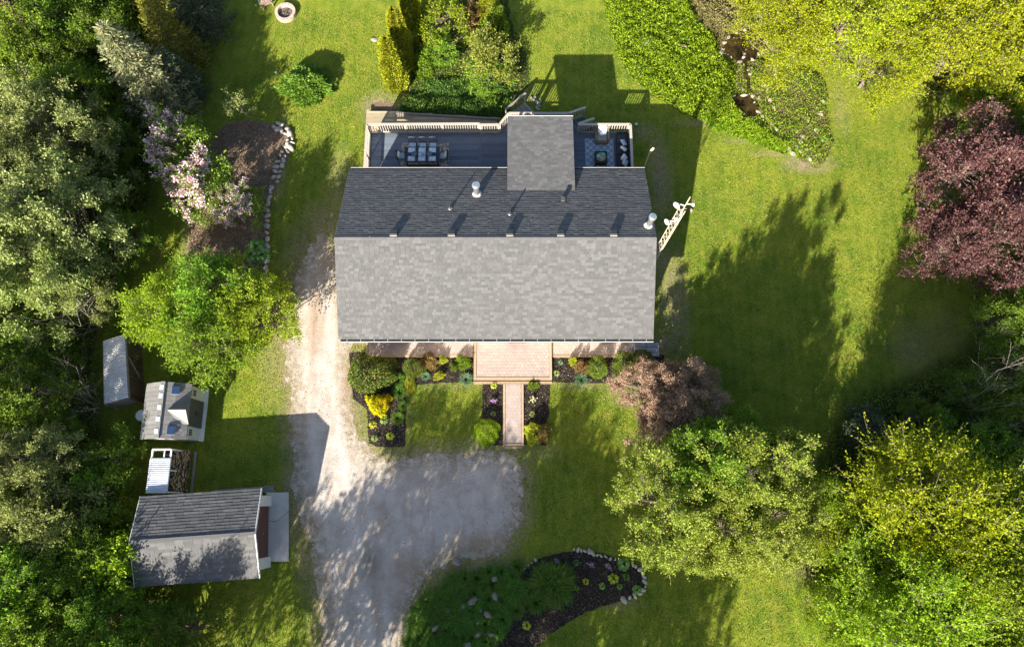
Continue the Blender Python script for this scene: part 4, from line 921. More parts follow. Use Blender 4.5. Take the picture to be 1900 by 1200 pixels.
# ---------------------------------------------------------------- fire ring, garden chair, lights
PINKB = plain('pink_ring_block', (.46, .33, .26), .85, .15, 6, tonev=.2, bump=.3)
fx, fy = G(530, 24, .15); t = empty('fire_ring', (fx, fy, 0), 0, 'round fire pit ring of pinkish blocks with ash inside on the north lawn', 'fire pit')
for c_ in range(2):
    k = 18
    for i in range(k):
        a0 = (i + .5 * c_) * 2 * math.pi / k + .012; a1 = a0 + 2 * math.pi / k - .024
        MB().prism([(.50 * math.cos(a0), .50 * math.sin(a0)), (.68 * math.cos(a0), .68 * math.sin(a0)), (.68 * math.cos(a1), .68 * math.sin(a1)), (.50 * math.cos(a1), .50 * math.sin(a1))], .15 * c_, .15 * c_ + .145, rd.random()).build('ring_block', PINKB, t)
MB().lathe((0, 0, 0), [(.50, .05), (.3, .09), (.1, .11)], 24).build('ash_bed', plain('ash', (.14, .125, .115), .95, .5, 14, bump=.8), t)
for i in range(9): a = rd.uniform(0, 6.28); MB().tube((-.2 * math.cos(a), -.2 * math.sin(a), .12), (.25 * math.cos(a + .4), .25 * math.sin(a + .4), .15), .03, .025, 6).build('charred_stick', BARK, t)
PINKW = plain('faded_red_wood', (.36, .25, .21), .8, .15, 5, tonev=.2)
gx, gy = G(492, 2, .4); t = empty('garden_chair', (gx, gy, 0), R(205), 'faded wooden slatted garden chair beside the fire pit at the top edge', 'chair')
for i in range(5): MB().box((-.22 + .11 * i, .02, .34), (.095, .52, .025), M=Matrix.Rotation(-.12, 3, 'X'), tone=rd.random()).build('seat_slat', PINKW, t)
for i in range(6): MB().box((-.25 + .1 * i, .34, .66), (.085, .025, .72 - .04 * abs(i - 2.5)), M=Matrix.Rotation(-.35, 3, 'X'), tone=rd.random()).build('back_slat', PINKW, t)
for s in (-1, 1):
    MB().box((s * .36, -.02, .58), (.13, .72, .03), tone=rd.random()).build('armrest', GWOOD, t); MB().box((s * .33, -.3, .29), (.05, .09, .57)).build('leg', PINKW, t); MB().box((s * .33, .28, .2), (.05, .09, .40)).build('leg', PINKW, t)
def lamp(px, py, label):
    x, y = G(px, py, .3); t = empty('garden_light', (x, y, 0), 0, label, 'garden light', 'small garden lights'); MB().tube((0, 0, 0), (0, 0, .36), .015, n=6).build('stake', BLACK, t); MB().lathe((0, 0, .34), [(.05, 0), (.07, .06), (.08, .08), (.02, .12)], 12).build('lamp_head', PALEW, t)
lamp(513, 137, 'small white garden light beside the clipped peony clump'); lamp(1180, 232, 'small pale garden light east of the deck corner in the shade')
x, y = G(474, 9, .1); tag(MB().lathe((x, y, 0), [(.05, 0), (.05, .04), (.02, .05)], 10).build('valve_cover', PALEW), 'tiny pale cap in shaded grass just west of the garden chair', 'cap')
x, y = G(1283, 390, .15); o = stone_at(1283, 390, .16, .06, None, ROCK, rd, 'lawn_stone'); tag(o, 'reddish stone on the lawn edge east of the antenna tower', 'rock')
# ---------------------------------------------------------------- vegetation
def unit(v): return v / (np.linalg.norm(v, axis=-1, keepdims=True) + 1e-9)
def leaves_mesh(name, C, D, N, L, W, fold=0.0):
    n = len(C); D = unit(D); Sd = unit(np.cross(D, N)); L = np.broadcast_to(L, n)[:, None]; W = np.broadcast_to(W, n)[:, None]
    V = np.stack([C, C + D * L * .45 + Sd * W * .5, C + D * L, C + D * L * .45 - Sd * W * .5], 1).reshape(-1, 3)
    return mesh_np(name, V, F4=np.arange(n * 4).reshape(-1, 4))
def tubes_mesh(name, segs, ns=5):
    A = np.array([s[0] for s in segs], float); B = np.array([s[1] for s in segs], float); ra = np.array([s[2] for s in segs]); rb = np.array([s[3] for s in segs])
    D = unit(B - A); h = np.where(np.abs(D[:, 2:3]) < .9, np.array([[0, 0, 1.]]), np.array([[1., 0, 0]])); U = unit(np.cross(D, h)); Q = np.cross(D, U)
    V = []
    for P, r in ((A, ra), (B, rb)):
        for i in range(ns):
            a = 2 * math.pi * i / ns; V.append(P + (U * math.cos(a) + Q * math.sin(a)) * r[:, None])
    V = np.stack(V, 1); m = len(segs); F = []
    base = (np.arange(m) * 2 * ns)[:, None]
    for i in range(ns): F.append(np.concatenate([base + i, base + (i + 1) % ns, base + ns + (i + 1) % ns, base + ns + i], 1))
    return mesh_np(name, V.reshape(-1, 3), F4=np.concatenate(F))
def broad(seed, Rr=3.2, H=7.0, h0=1.4, ncl=110, ntw=22, nlf=7, leaf=.17, tw=.75, trunk=.16, flat=.45, shell=.5, wood=1.0, droop=0.0, split=1, outw=.6, wl=.62):
    """trunk with limbs that reach every clump of leafy twigs"""
    r = np.random.default_rng(seed); cz = (h0 + H) / 2; hz = (H - h0) / 2
    d = unit(r.normal(size=(ncl, 3))); d[:, 2] = np.where(d[:, 2] < -.62, -d[:, 2], d[:, 2])
    az = np.arctan2(d[:, 1], d[:, 0]); ph = r.uniform(0, 6.28, 4)
    lobe = 1 + .16 * np.sin(3 * az + ph[0]) + .12 * np.sin(5 * az + ph[1]) + .08 * np.sin(8 * az + ph[2] + d[:, 2] * 3)
    rad = (shell + (1 - shell) * r.random(ncl) ** .6) * lobe
    c = d * rad[:, None] * np.array([Rr, Rr, hz]); c[:, 2] += cz
    keep = c[:, 2] > .25; c = c[keep]; ncl = len(c)
    segs = []; lean = r.normal(size=2) * .12
    T = [np.array([0, 0, -.1])]; nT = 6
    for i in range(1, nT + 1):
        z = H * .82 * i / nT; T.append(np.array([lean[0] * z * .5 + r.normal() * .05, lean[1] * z * .5 + r.normal() * .05, z]))
    tr = lambda z: trunk * max(.12, 1 - z / (H * .9))
    for s in range(split):
        off = r.normal(size=2) * (.0 if split == 1 else .8)
        for i in range(nT): segs.append((T[i] + np.array([off[0] * i / nT * 1.5, off[1] * i / nT * 1.5, 0]), T[i + 1] + np.array([off[0] * (i + 1) / nT * 1.5, off[1] * (i + 1) / nT * 1.5, 0]), tr(T[i][2]), tr(T[i + 1][2])))
    for p in c:
        z0 = max(h0 * .5, min(H * .75, p[2] - np.hypot(p[0], p[1]) * wl)); k = min(nT, max(0, z0 / (H * .82) * nT)); i0 = int(min(nT - 1, k)); a = T[i0] + (T[i0 + 1] - T[i0]) * (k - i0)
        m1 = a + (p - a) * .4 + np.array([0, 0, -.10 * np.linalg.norm(p - a)]) + r.normal(size=3) * .12; m2 = a + (p - a) * .72 + r.normal(size=3) * .12
        w0 = max(.018, tr(z0) * .34) * wood; segs += [(a, m1, w0, w0 * .7), (m1, m2, w0 * .7, w0 * .45), (m2, p, w0 * .45, w0 * .18)]
    # twigs
    o = unit(c - np.array([0, 0, cz * .7])); n = ncl * ntw; cc = np.repeat(c, ntw, 0); oo = np.repeat(o, ntw, 0)
    td = unit(oo * outw + r.normal(size=(n, 3)) * .75 + np.array([0, 0, .25 - droop])); ts = cc + r.normal(size=(n, 3)) * np.array([.22, .22, .16]) * tw; tl = tw * r.uniform(.5, 1.1, n)
    w0 = .008 * wood
    for i in range(0, n, 3): segs.append((ts[i], ts[i] + td[i] * tl[i], w0, w0 * .4))
    f = np.tile(np.linspace(.05, 1, nlf), n); tss = np.repeat(ts, nlf, 0); tdd = np.repeat(td, nlf, 0); tll = np.repeat(tl, nlf)
    C = tss + tdd * (tll * f)[:, None] + r.normal(size=(n * nlf, 3)) * .035 + np.array([0, 0, -1.]) * (droop * .35 * (tll * f) ** 2)[:, None]
    D = unit(tdd * .6 + r.normal(size=C.shape) * .75 + np.array([0, 0, -.1 - droop * .5])); N = unit(r.normal(size=C.shape) * (1 - flat) + np.array([0, 0, flat * 1.6]))
    k = C[:, 2] > .05; C, D, N = C[k], D[k], N[k]
    return tubes_mesh('trunk', segs, 4), leaves_mesh('crown', C, D, N, leaf * r.uniform(.6, 1.25, len(C)), leaf * .62 * r.uniform(.7, 1.2, len(C)))
def conifer(seed, Rr=1.9, H=7.5, nb=230, trunk=.14, up=.1, per=60, nl=.20, nw=.05, pw=.85):
    r = np.random.default_rng(seed); segs = [((0, 0, -.1), (0, 0, H * .5), trunk, trunk * .5), ((0, 0, H * .5), (0, 0, H), trunk * .5, .015)]; C = []; D = []; N = []
    for i in range(nb):
        f = (i + .5) / nb; z = .35 + (H - .45) * (1 - (1 - f) ** .8 if False else f) ; L = Rr * (1 - f) ** pw * r.uniform(.72, 1.12) + .12; a = i * 2.39996 + r.normal() * .25
        h = np.array([math.cos(a), math.sin(a), 0]); dr = -.25 + .55 * f + up
        P = lambda t: np.array([0, 0, z]) + h * (L * t) + np.array([0, 0, 1.]) * (L * (dr * t + .22 * t * t))
        segs.append((P(0), P(.55), .028 * (1 - f) + .008, .014)); segs.append((P(.55), P(1), .014, .004))
        m = int(per * (.25 + L / Rr)); t = r.random(m) ** .7; s = np.cross(h, [0, 0, 1]); sp = (1 - t) * .42 * L + .07; u = r.uniform(-1, 1, m)
        pos = np.array([P(x) for x in t]) + s * (u * sp)[:, None] + r.normal(size=(m, 3)) * .04 - np.array([0, 0, 1.]) * (np.abs(u) * sp * .18)[:, None]
        C.append(pos); D.append(unit(h * .9 + s * (u * .9)[:, None] + r.normal(size=(m, 3)) * .35 + np.array([0, 0, .12]))); N.append(unit(r.normal(size=(m, 3)) * .5 + np.array([0, 0, .8])))
    C = np.concatenate(C); D = np.concatenate(D); N = np.concatenate(N)
    return tubes_mesh('trunk', segs, 5), leaves_mesh('crown', C, D, N, nl * r.uniform(.6, 1.3, len(C)), nw * r.uniform(.8, 1.6, len(C)))
def solid_shrub(seed, Rr=.9, H=1.5, n=9000, leaf=.075, dense=1.0, top=1.0, wob=.07, inner=True, spiky=.35, power=2.4):
    """clipped or mounded shrub: shell of small upright sprays on a woody core"""
    r = np.random.default_rng(seed); d = unit(r.normal(size=(n, 3))); d[:, 2] = np.abs(d[:, 2]) * 1.0
    q = (np.abs(d[:, 0]) ** power + np.abs(d[:, 1]) ** power + np.abs(d[:, 2]) ** power) ** (-1 / power); ph = r.uniform(0, 6.28, 6)
    w_ = 1 + wob * (np.sin(4 * d[:, 0] + ph[0]) + np.sin(5 * d[:, 1] + ph[1]) + np.sin(9 * d[:, 0] + 7 * d[:, 1] + ph[2]) * .7 + np.sin(13 * d[:, 2] + 9 * d[:, 1] + ph[3]) * .5)
    C = d * (q * w_ * r.uniform(.72, 1.02, n) ** .6)[:, None] * np.array([Rr, Rr, H]); C[:, 2] = np.maximum(C[:, 2], .04)
    D = unit(d * spiky + r.normal(size=(n, 3)) * .55 + np.array([0, 0, .25])); N = unit(r.normal(size=(n, 3)))
    segs = []
    for i in range(26):
        p = C[r.integers(n)]; segs += [(np.array([0, 0, 0.]), p * np.array([.45, .45, .5]), .03, .02), (p * np.array([.45, .45, .5]), p * .9, .02, .006)]
    return tubes_mesh('stem', segs, 4), leaves_mesh('foliage', C, D, N, leaf * r.uniform(.6, 1.4, n), leaf * .5 * r.uniform(.7, 1.3, n))
def column(seed, Rr=.55, H=4.6, n=15000):
    r = np.random.default_rng(seed); f = r.random(n) ** .9; z = .1 + f * (H - .1); a = r.uniform(0, 6.28, n); ph = r.uniform(0, 6.28, 4)
    rad = Rr * np.sqrt(np.clip(1 - ((f - .28) / .74) ** 2, .02, 1)) * (1 + .10 * np.sin(3 * a + ph[0] + z) + .09 * np.sin(7 * a + ph[1] - 2 * z) + .08 * np.sin(4 * z + ph[2])) * r.uniform(.7, 1.03, n) ** .5
    C = np.column_stack([np.cos(a) * rad, np.sin(a) * rad, z]); h = np.column_stack([np.cos(a), np.sin(a), np.zeros(n)])
    D = unit(h * .35 + np.array([0, 0, .8]) + r.normal(size=(n, 3)) * .3); N = unit(np.cross(h, [0, 0, 1]) + r.normal(size=(n, 3)) * .5)
    segs = [((0, 0, -.05), (0, 0, H * .9), .07, .01)]
    return tubes_mesh('trunk', segs, 6), leaves_mesh('crown', C, D, N, .12 * r.uniform(.6, 1.4, n), .055 * r.uniform(.7, 1.3, n))
def bare(seed, H=7.0, spread=2.6, n0=9, up=1.0, th=.05):
    r = np.random.default_rng(seed); segs = []
    def grow(p, d, L, w, k):
        m = p + d * L * .5 + r.normal(size=3) * L * .03; q = m + unit((d + r.normal(size=3) * .12 + np.array([0, 0, .08])).reshape(1, 3))[0] * L * .5; segs.append((p, m, w, w * .8)); segs.append((m, q, w * .8, w * .55))
        if k <= 0: return
        for _ in range(3 if k > 1 else 4):
            t = r.uniform(.25, 1); b = p + (m - p) * min(1, t * 2) if t < .5 else m + (q - m) * (t * 2 - 1)
            grow(b, unit((d + r.normal(size=3) * .42 + np.array([0, 0, .15])).reshape(1, 3))[0], L * r.uniform(.4, .62), w * .42, k - 1)
    for i in range(n0):
        a = r.uniform(0, 6.28); d = unit(np.array([[math.cos(a) * spread / H, math.sin(a) * spread / H, up]]))[0] * 1.0; grow(np.array([r.normal() * .15, r.normal() * .15, 0]), d, H * r.uniform(.6, 1), th * r.uniform(.6, 1), 3)
    return tubes_mesh('trunk', segs, 4)
def blades(seed, n=500, Rr=.5, L=.6, w=.022, up=1.2, spread=.5):
    r = np.random.default_rng(seed); a = r.uniform(0, 6.28, n); rr = Rr * np.sqrt(r.random(n)); B = np.column_stack([rr * np.cos(a), rr * np.sin(a), np.zeros(n)])
    b = a + r.normal(size=n) * .8; h = np.column_stack([np.cos(b), np.sin(b), np.zeros(n)]); ll = L * r.uniform(.55, 1.15, n)[:, None]; s = np.column_stack([-np.sin(b), np.cos(b), np.zeros(n)]) * w * .5
    z = np.array([0, 0, 1.]); k = spread * r.uniform(.5, 1.6, n)[:, None]
    P1 = B + (h * k * .35 + z * up * .5) * ll; P2 = B + (h * k + z * up * .62) * ll; P3 = B + (h * k * 1.6 + z * up * .45) * ll
    V = np.stack([B - s, B + s, P1 + s, P1 - s, P2 + s * .8, P2 - s * .8, P3], 1).reshape(-1, 3); o = (np.arange(n) * 7)[:, None]
    return mesh_np('leaves', V, F4=np.concatenate([o + [0, 1, 2, 3], o + [3, 2, 4, 5]]), F3=o + [5, 4, 6])
def rosette(seed, n=26, Rr=.35, L=.26, W=.2):
    """broad round leaves in layers"""
    r = np.random.default_rng(seed); V = []; F = []
    for i in range(n):
        a = i * 2.4; f = (i + .5) / n; p = np.array([math.cos(a), math.sin(a), 0]) * Rr * math.sqrt(f) * .8 + np.array([0, 0, .42 - .26 * f + r.normal() * .02]); h = np.array([math.cos(a), math.sin(a), -.1 - .25 * f]); s = np.cross(h, [0, 0, 1]); b = len(V)
        V.append(p + np.array([0, 0, -.03]))
        for k in range(8):
            t = 2 * math.pi * k / 8; V.append(p + h * (L * .5 * (1 - math.cos(t))) * 1.0 + s * (W * .5 * math.sin(t)) + np.array([0, 0, .03 * abs(math.sin(t))]))
        V.append(p + h * L * .5 + np.array([0, 0, -.01]))
        for k in range(8): F.append((b + 9, b + 1 + k, b + 1 + (k + 1) % 8))
    return mesh_np('leaves', np.array(V), F3=np.array(F))
def flowers(seed, C0, n, r0, s=.06, per=12):
    r = np.random.default_rng(seed); c = np.repeat(C0, per, 0); C = c + r.normal(size=c.shape) * np.array([.06, .06, .08]) * r0
    return leaves_mesh('blossom', C, unit(r.normal(size=C.shape)), unit(r.normal(size=C.shape) + np.array([0, 0, .7])), s * r.uniform(.7, 1.3, len(C)), s * .9)

BK = plain('grey_brown_bark', (.17, .135, .11), .9, .3, 8); MBK = plain('mid_bark', (.26, .21, .17), .9, .25, 8); PBK = plain('pale_grey_bark', (.36, .31, .27), .85, .2, 8)
LM = {
 'maple': leafmat('yellow_green_maple_leaf', ((.17, .24, .008), (.32, .37, .012), (.46, .48, .025)), .42, clump=.15),
 'fresh': leafmat('fresh_green_leaf', ((.085, .18, .012), (.18, .31, .022), (.33, .44, .05)), .38, clump=.35),
 'yellowish': leafmat('lime_leaf', ((.12, .21, .010), (.25, .36, .016), (.40, .47, .035)), .4, clump=.3),
 'mid': leafmat('mid_green_leaf', ((.07, .155, .012), (.16, .28, .022), (.30, .40, .05)), .35, clump=.45),
 'dark': leafmat('dark_green_leaf', ((.055, .12, .010), (.125, .225, .018), (.24, .32, .035)), .32, clump=.45),
 'silver': leafmat('silvery_leaf', ((.12, .165, .045), (.26, .30, .095), (.43, .44, .18)), .28, clump=.4),
 'pale': leafmat('pale_grey_green_leaf', ((.15, .20, .045), (.28, .34, .09), (.44, .46, .18)), .35, clump=.35),
 'purple': leafmat('purple_maple_leaf', ((.045, .015, .018), (.11, .042, .043), (.23, .115, .10)), .22, clump=.35, gloss=.35),
 'cherry': leafmat('pinkish_bronze_leaf', ((.26, .16, .11), (.48, .33, .25), (.66, .50, .41)), .42, clump=.25),
 'olive': leafmat('light_olive_leaf', ((.12, .18, .020), (.27, .335, .045), (.44, .48, .10)), .36, clump=.35),
 'peony': leafmat('peony_leaf', ((.045, .12, .012), (.12, .27, .025), (.28, .44, .08)), .35, clump=.3),
 'lilac': leafmat('lilac_leaf', ((.08, .16, .015), (.18, .29, .03), (.33, .42, .06)), .35, clump=.3),
 'spruce': leafmat('blue_spruce_needles', ((.09, .12, .06), (.20, .225, .11), (.38, .33, .14)), .10, clump=.3),
 'fir': leafmat('dark_fir_needles', ((.03, .055, .03), (.07, .105, .055), (.14, .16, .07)), .10, clump=.35),
 'goldfir': leafmat('golden_green_needles', ((.08, .085, .012), (.17, .18, .022), (.33, .29, .035)), .12, clump=.35),
 'cedar': leafmat('golden_cedar', ((.10, .13, .010), (.24, .27, .015), (.44, .42, .025)), .15, clump=.25),
 'yew': leafmat('yew_foliage', ((.035, .06, .010), (.09, .13, .018), (.20, .24, .035)), .15, clump=.35, fleck=(.07, (.36, .17, .07))),
 'shrub': leafmat('shrub_green', ((.06, .115, .012), (.14, .215, .025), (.29, .35, .05)), .3, clump=.35, fleck=(.04, (.35, .22, .09))),
 'gold': leafmat('golden_shrub', ((.42, .36, .01), (.62, .53, .012), (.78, .70, .04)), .35, clump=.05),
 'chart': leafmat('chartreuse_shrub', ((.30, .36, .02), (.48, .53, .04), (.62, .64, .10)), .4, clump=.1),
 'teal': leafmat('blue_green_blades', ((.06, .14, .06), (.13, .25, .12), (.28, .40, .24)), .3, clump=.2),
 'lily': leafmat('daylily_blades', ((.04, .12, .012), (.10, .22, .025), (.22, .35, .06)), .35, clump=.3),
 'rust': leafmat('rusty_spirea', ((.16, .12, .03), (.30, .21, .07), (.42, .28, .14)), .3, clump=.3),
 'hosta': leafmat('hosta_leaf', ((.10, .20, .035), (.19, .32, .07), (.30, .42, .14)), .3, clump=.05),
 'ground': leafmat('bright_groundcover', ((.11, .22, .010), (.23, .38, .016), (.40, .50, .04)), .4, clump=.4),
 'groundshade': leafmat('mixed_groundcover', ((.04, .09, .014), (.095, .17, .03), (.20, .27, .07)), .35, clump=.45),
 'meadow': leafmat('meadow_stems', ((.12, .12, .04), (.23, .22, .08), (.36, .28, .15)), .3, clump=.4),
 'under': leafmat('undergrowth_leaf', ((.07, .15, .012), (.155, .255, .022), (.29, .35, .05)), .35, clump=.5, fleck=(.06, (.26, .19, .10))),
 'turf': leafmat('turf_blade', ((.085, .15, .012), (.18, .25, .02), (.34, .36, .07)), .35, clump=.4, fleck=(.07, (.38, .32, .16))),
}
LILAC = leafmat('lilac_blossom', ((.52, .30, .42), (.72, .50, .62), (.88, .74, .80)), .25, clump=.05)
PURPLEF = leafmat('purple_blossom', ((.30, .12, .38), (.45, .22, .55), (.6, .38, .68)), .25, clump=.05)
CREAMF = leafmat('cream_blossom', ((.55, .50, .32), (.70, .64, .45), (.80, .74, .58)), .3, clump=.05)
def proto(fn, count_, s0, **k): return [fn(s0 + i, **k) for i in range(count_)]
P_BIG = proto(broad, 3, 100, Rr=3.6, H=8.0, h0=1.2, ncl=165, ntw=22, nlf=9, leaf=.135, tw=.85)
P_TREE = proto(broad, 3, 120, Rr=2.4, H=5.6, h0=.5, ncl=95, ntw=22, nlf=9, leaf=.125, tw=.62)
P_FINE = proto(broad, 2, 140, Rr=2.6, H=5.4, h0=.3, ncl=108, ntw=38, nlf=8, leaf=.105, tw=.46, flat=.25)
P_SPRAY = proto(broad, 3, 160, Rr=3.4, H=9.5, h0=1.0, ncl=120, ntw=26, nlf=15, leaf=.135, tw=1.45, droop=-.15, outw=1.0, shell=.35, wood=1.3, split=3, wl=1.3)
P_BUSH = proto(broad, 3, 180, Rr=1.5, H=2.6, h0=.15, ncl=46, ntw=18, nlf=7, leaf=.12, tw=.45, trunk=.06)
P_CON = proto(conifer, 2, 200)
P_COL = proto(column, 3, 220)
P_CLIP = proto(solid_shrub, 3, 240)
P_LOOSE = proto(solid_shrub, 2, 260, Rr=.7, H=.9, n=3600, leaf=.10, wob=.16, spiky=.6, power=2.0)
P_PEONY = proto(solid_shrub, 1, 420, n=7500, leaf=.15, wob=.12, spiky=.9)
P_BARE = [bare(300 + i, th=.028) for i in range(3)]
P_SHADE = proto(broad, 3, 400, Rr=2.9, H=10.0, h0=4.0, ncl=95, ntw=14, nlf=7, leaf=.20, tw=.85, trunk=.2)
P_THIN = proto(broad, 1, 410, Rr=.8, H=2.4, h0=.5, ncl=16, ntw=9, nlf=6, leaf=.11, tw=.35, trunk=.03)
P_BLADE = [blades(320, 620, .5, .62), blades(321, 420, .4, .5, w=.028), blades(322, 260, .22, .34, w=.02)]
P_ROS = [rosette(340), rosette(341, 40, .8, .42, .40), rosette(342, 16, .25, .2, .15)]
rv = random.Random(77); CNT = {}
def plant(name, cat, label, px, py, zc, protos, mat, s=1.0, sz=None, bark=BK, group=None, crown='crown', trunk='trunk', k=None, rz=None, sxy=None):
    """zc: height at which the photo pixel is met (the crown's middle)"""
    x, y = G(px, py, zc); t = empty(name, (x, y, 0), rv.uniform(0, 6.28) if rz is None else rz, label, cat, group)
    t.scale = ((sxy or (1, 1))[0] * s, (sxy or (1, 1))[1] * s, s if sz is None else sz)
    p = protos[CNT.setdefault(id(protos), 0) % len(protos)] if k is None else protos[k]; CNT[id(protos)] = CNT.get(id(protos), 0) + 1
    objm(trunk, p[0], bark, t); objm(crown, p[1], mat, t); return t
def tuft(name, cat, label, px, py, mat, pr, s=1.0, zc=.15, part='leaves', group=None):
    x, y = G(px, py, zc); o = objm(name, pr, mat); o.location = (x, y, .03); o.rotation_euler = (0, 0, rv.uniform(0, 6.28)); o.scale = (s, s, s); return tag(o, label, cat, group)
WG = 'trees of the wood'
T = []
def W(kind, px, py, s, label, pr=None, zc=None, name='woodland_tree', cat='tree', group='trees of the western wood', bark=BK, sz=None):
    pr = pr or P_TREE; sz = sz or (s * 1.2 if pr is P_FINE else None); h = {id(P_BIG): 4.5, id(P_TREE): 3.2, id(P_FINE): 3.0, id(P_SPRAY): 5.0, id(P_BUSH): 1.4}[id(pr)] * (sz or s)
    return plant(name, cat, label, px, py, h if zc is None else zc, pr, LM[kind], s, sz=sz, bark=bark, group=group)
# western wood, north to south
W('cherry', 48, 25, .8, 'brownish twiggy tree filling the top-left corner of the wood', P_FINE)
W('fresh', 60, 115, 1.15, 'bright green leafy tree on the west edge below the brown corner tree')
W('mid', 135, 60, 1.0, 'mid-green tree between the brown corner tree and the golden conifers')
W('mid', 140, 185, 1.0, 'green tree standing west of the blue spruce')
W('dark', 205, 255, .7, 'dark green tree close under the southwest side of the blue spruce')
W('dark', 205, 75, .9, 'dark tree squeezed between the blue spruce top and the north edge')
W('fresh', 20, 190, .9, 'light green tree cut by the west edge above the silvery trees')
W('silver', 110, 255, 1.15, 'silvery grey-leaved tree west of the lilac', P_FINE)
W('silver', 35, 300, 1.1, 'silvery grey tree cut by the west edge level with the lilac', P_FINE)
W('mid', 155, 330, .7, 'green tree between the silvery trees and the lilac')
W('dark', 222, 350, .45, 'dark green tree just west of the lilac blossoms')
W('dark', 236, 440, .65, 'dark tree at the lawn strip southwest of the lilac')
W('silver', 100, 420, 1.35, 'largest pale silvery tree, broad beige-green crown of the west wood', P_FINE)
W('pale', 40, 500, 1.3, 'pale silvery tree at the west edge beside the largest silvery crown', P_FINE)
W('pale', 130, 525, .85, 'pale grey-green tree north of the white metal roof', P_FINE)
W('fresh', 200, 505, .38, 'small light green tree between the pale trees and the big green clump')
W('mid', 50, 640, .75, 'green tree at the west edge level with the metal-roofed shelter')
W('fresh', 120, 670, .6, 'small bright green tree just west of the metal-roofed shelter', P_BUSH, name='woodland_bush', cat='bush')
W('mid', 30, 745, .95, 'green tree at the west edge level with the resin shed')
W('mid', 100, 800, .5, 'low green tree west of the round white barrel')
W('silver', 70, 860, .9, 'silvery green windswept tree at the west edge level with the log store', P_FINE)
W('mid', 165, 890, .55, 'mid-green tree west of the log store')
W('fresh', 215, 850, 1.0, 'bright green bush behind the log store', P_BUSH, name='woodland_bush', cat='bush')
W('pale', 85, 960, .95, 'light green tree level with the garage roof at the west edge')
W('yellowish', 222, 955, .75, 'small golden-green tree leaning over the northwest garage corner', P_BUSH, name='golden_tree', zc=2.2)
W('mid', 165, 1010, .7, 'dark green tree west of the garage')
W('yellowish', 215, 1060, 1.35, 'yellow-green tree over the southwest garage corner', P_BUSH, zc=1.8, name='young_tree')
W('fresh', 40, 1090, 1.0, 'light green tree at the west edge near the bottom corner')
W('mid', 120, 1090, .8, 'green tree southwest of the garage')
W('fresh', 70, 1175, .95, 'bright green tree at the bottom-left corner')
W('dark', 190, 1150, .75, 'dark green tree due south of the yellow-green one')
W('mid', 275, 1160, .55, 'green tree south of the garage, near the bottom edge')
W('dark', 345, 1175, .65, 'dark bushy tree at the bottom edge where the wood meets lawn')
for i, (a, b, s) in enumerate(((-70, 60, 1.2), (-80, 220, 1.2), (-80, 380, 1.2), (-80, 560, 1.2), (-80, 720, 1.1), (-70, 900, 1.1), (-70, 1080, 1.1), (-60, 1250, 1.1), (120, 1270, 1.0), (260, 1270, 1.0), (60, -60, 1.1), (200, -50, 1.1))):
    W(('mid', 'pale', 'fresh')[i % 3], a, b, s, 'green tree of the wood standing just outside the picture edge')
for a, b, s, k, l in ((150, 590, .7, 0, 'bare pale branches sticking out beside the north end of the metal roof'), (25, 890, .75, 1, 'bare pale branches arching from the silvery tree at the west edge'), (10, 1090, .7, 2, 'bare pale branches at the west edge near the bottom'), (15, 160, .7, 0, 'bare dark branches at the west edge near the top'), (150, 745, .5, 1, 'tangle of bare twigs below the metal-roofed shelter'), (165, 1080, .5, 2, 'single bare forked branch southwest of the garage')):
    x, y = G(a, b, 2); o = objm('bare_tree', P_BARE[k], PBK); o.location = (x, y, 0); o.scale = (s, s, s); o.rotation_euler = (0, 0, rv.uniform(0, 6)); tag(o, l, 'bare tree', 'bare branches in the woods')
# green clump by the drive
for a, b, s, l in ((300, 572, .95, 'western crown of the big bright green clump north of the resin shed'), (385, 545, 1.05, 'northern crown of the big bright green clump below the brown bed'), (460, 570, 1.0, 'eastern crown of the big bright green clump next to the gravel drive'), (385, 630, 1.0, 'southern crown of the big bright green clump overhanging the lawn')):
    plant('leafy_tree', 'tree', l, a, b, 3.6, P_TREE, LM['yellowish'] if a != 385 else LM['fresh'], s * .96, group='crowns of the bright green clump')
# conifers at the top
plant('blue_spruce', 'spruce', 'tall blue-grey spruce leaning out toward the top left above the lilac', 320, 200, .3, P_CON, LM['spruce'], 1.26, sz=1.1, k=0)
for a, b, s, m_, l in ((300, 20, 1.0, 'goldfir', 'golden-green conifer at the top edge east of the blue spruce'), (335, 95, .85, 'goldfir', 'olive conifer between the blue spruce and the shaded lawn'), (375, 30, .95, 'fir', 'dark teal spruce at the top edge next to the shaded lawn'), (345, 150, .6, 'fir', 'small dark conifer touching the blue spruce from the east'), (240, -20, 1.0, 'goldfir', 'golden-tipped conifer cut by the top edge west of the others')):
    plant('conifer', 'conifer', l, a, b, 1.5, P_CON, LM[m_], s * 1.05, group='conifers at the north end')
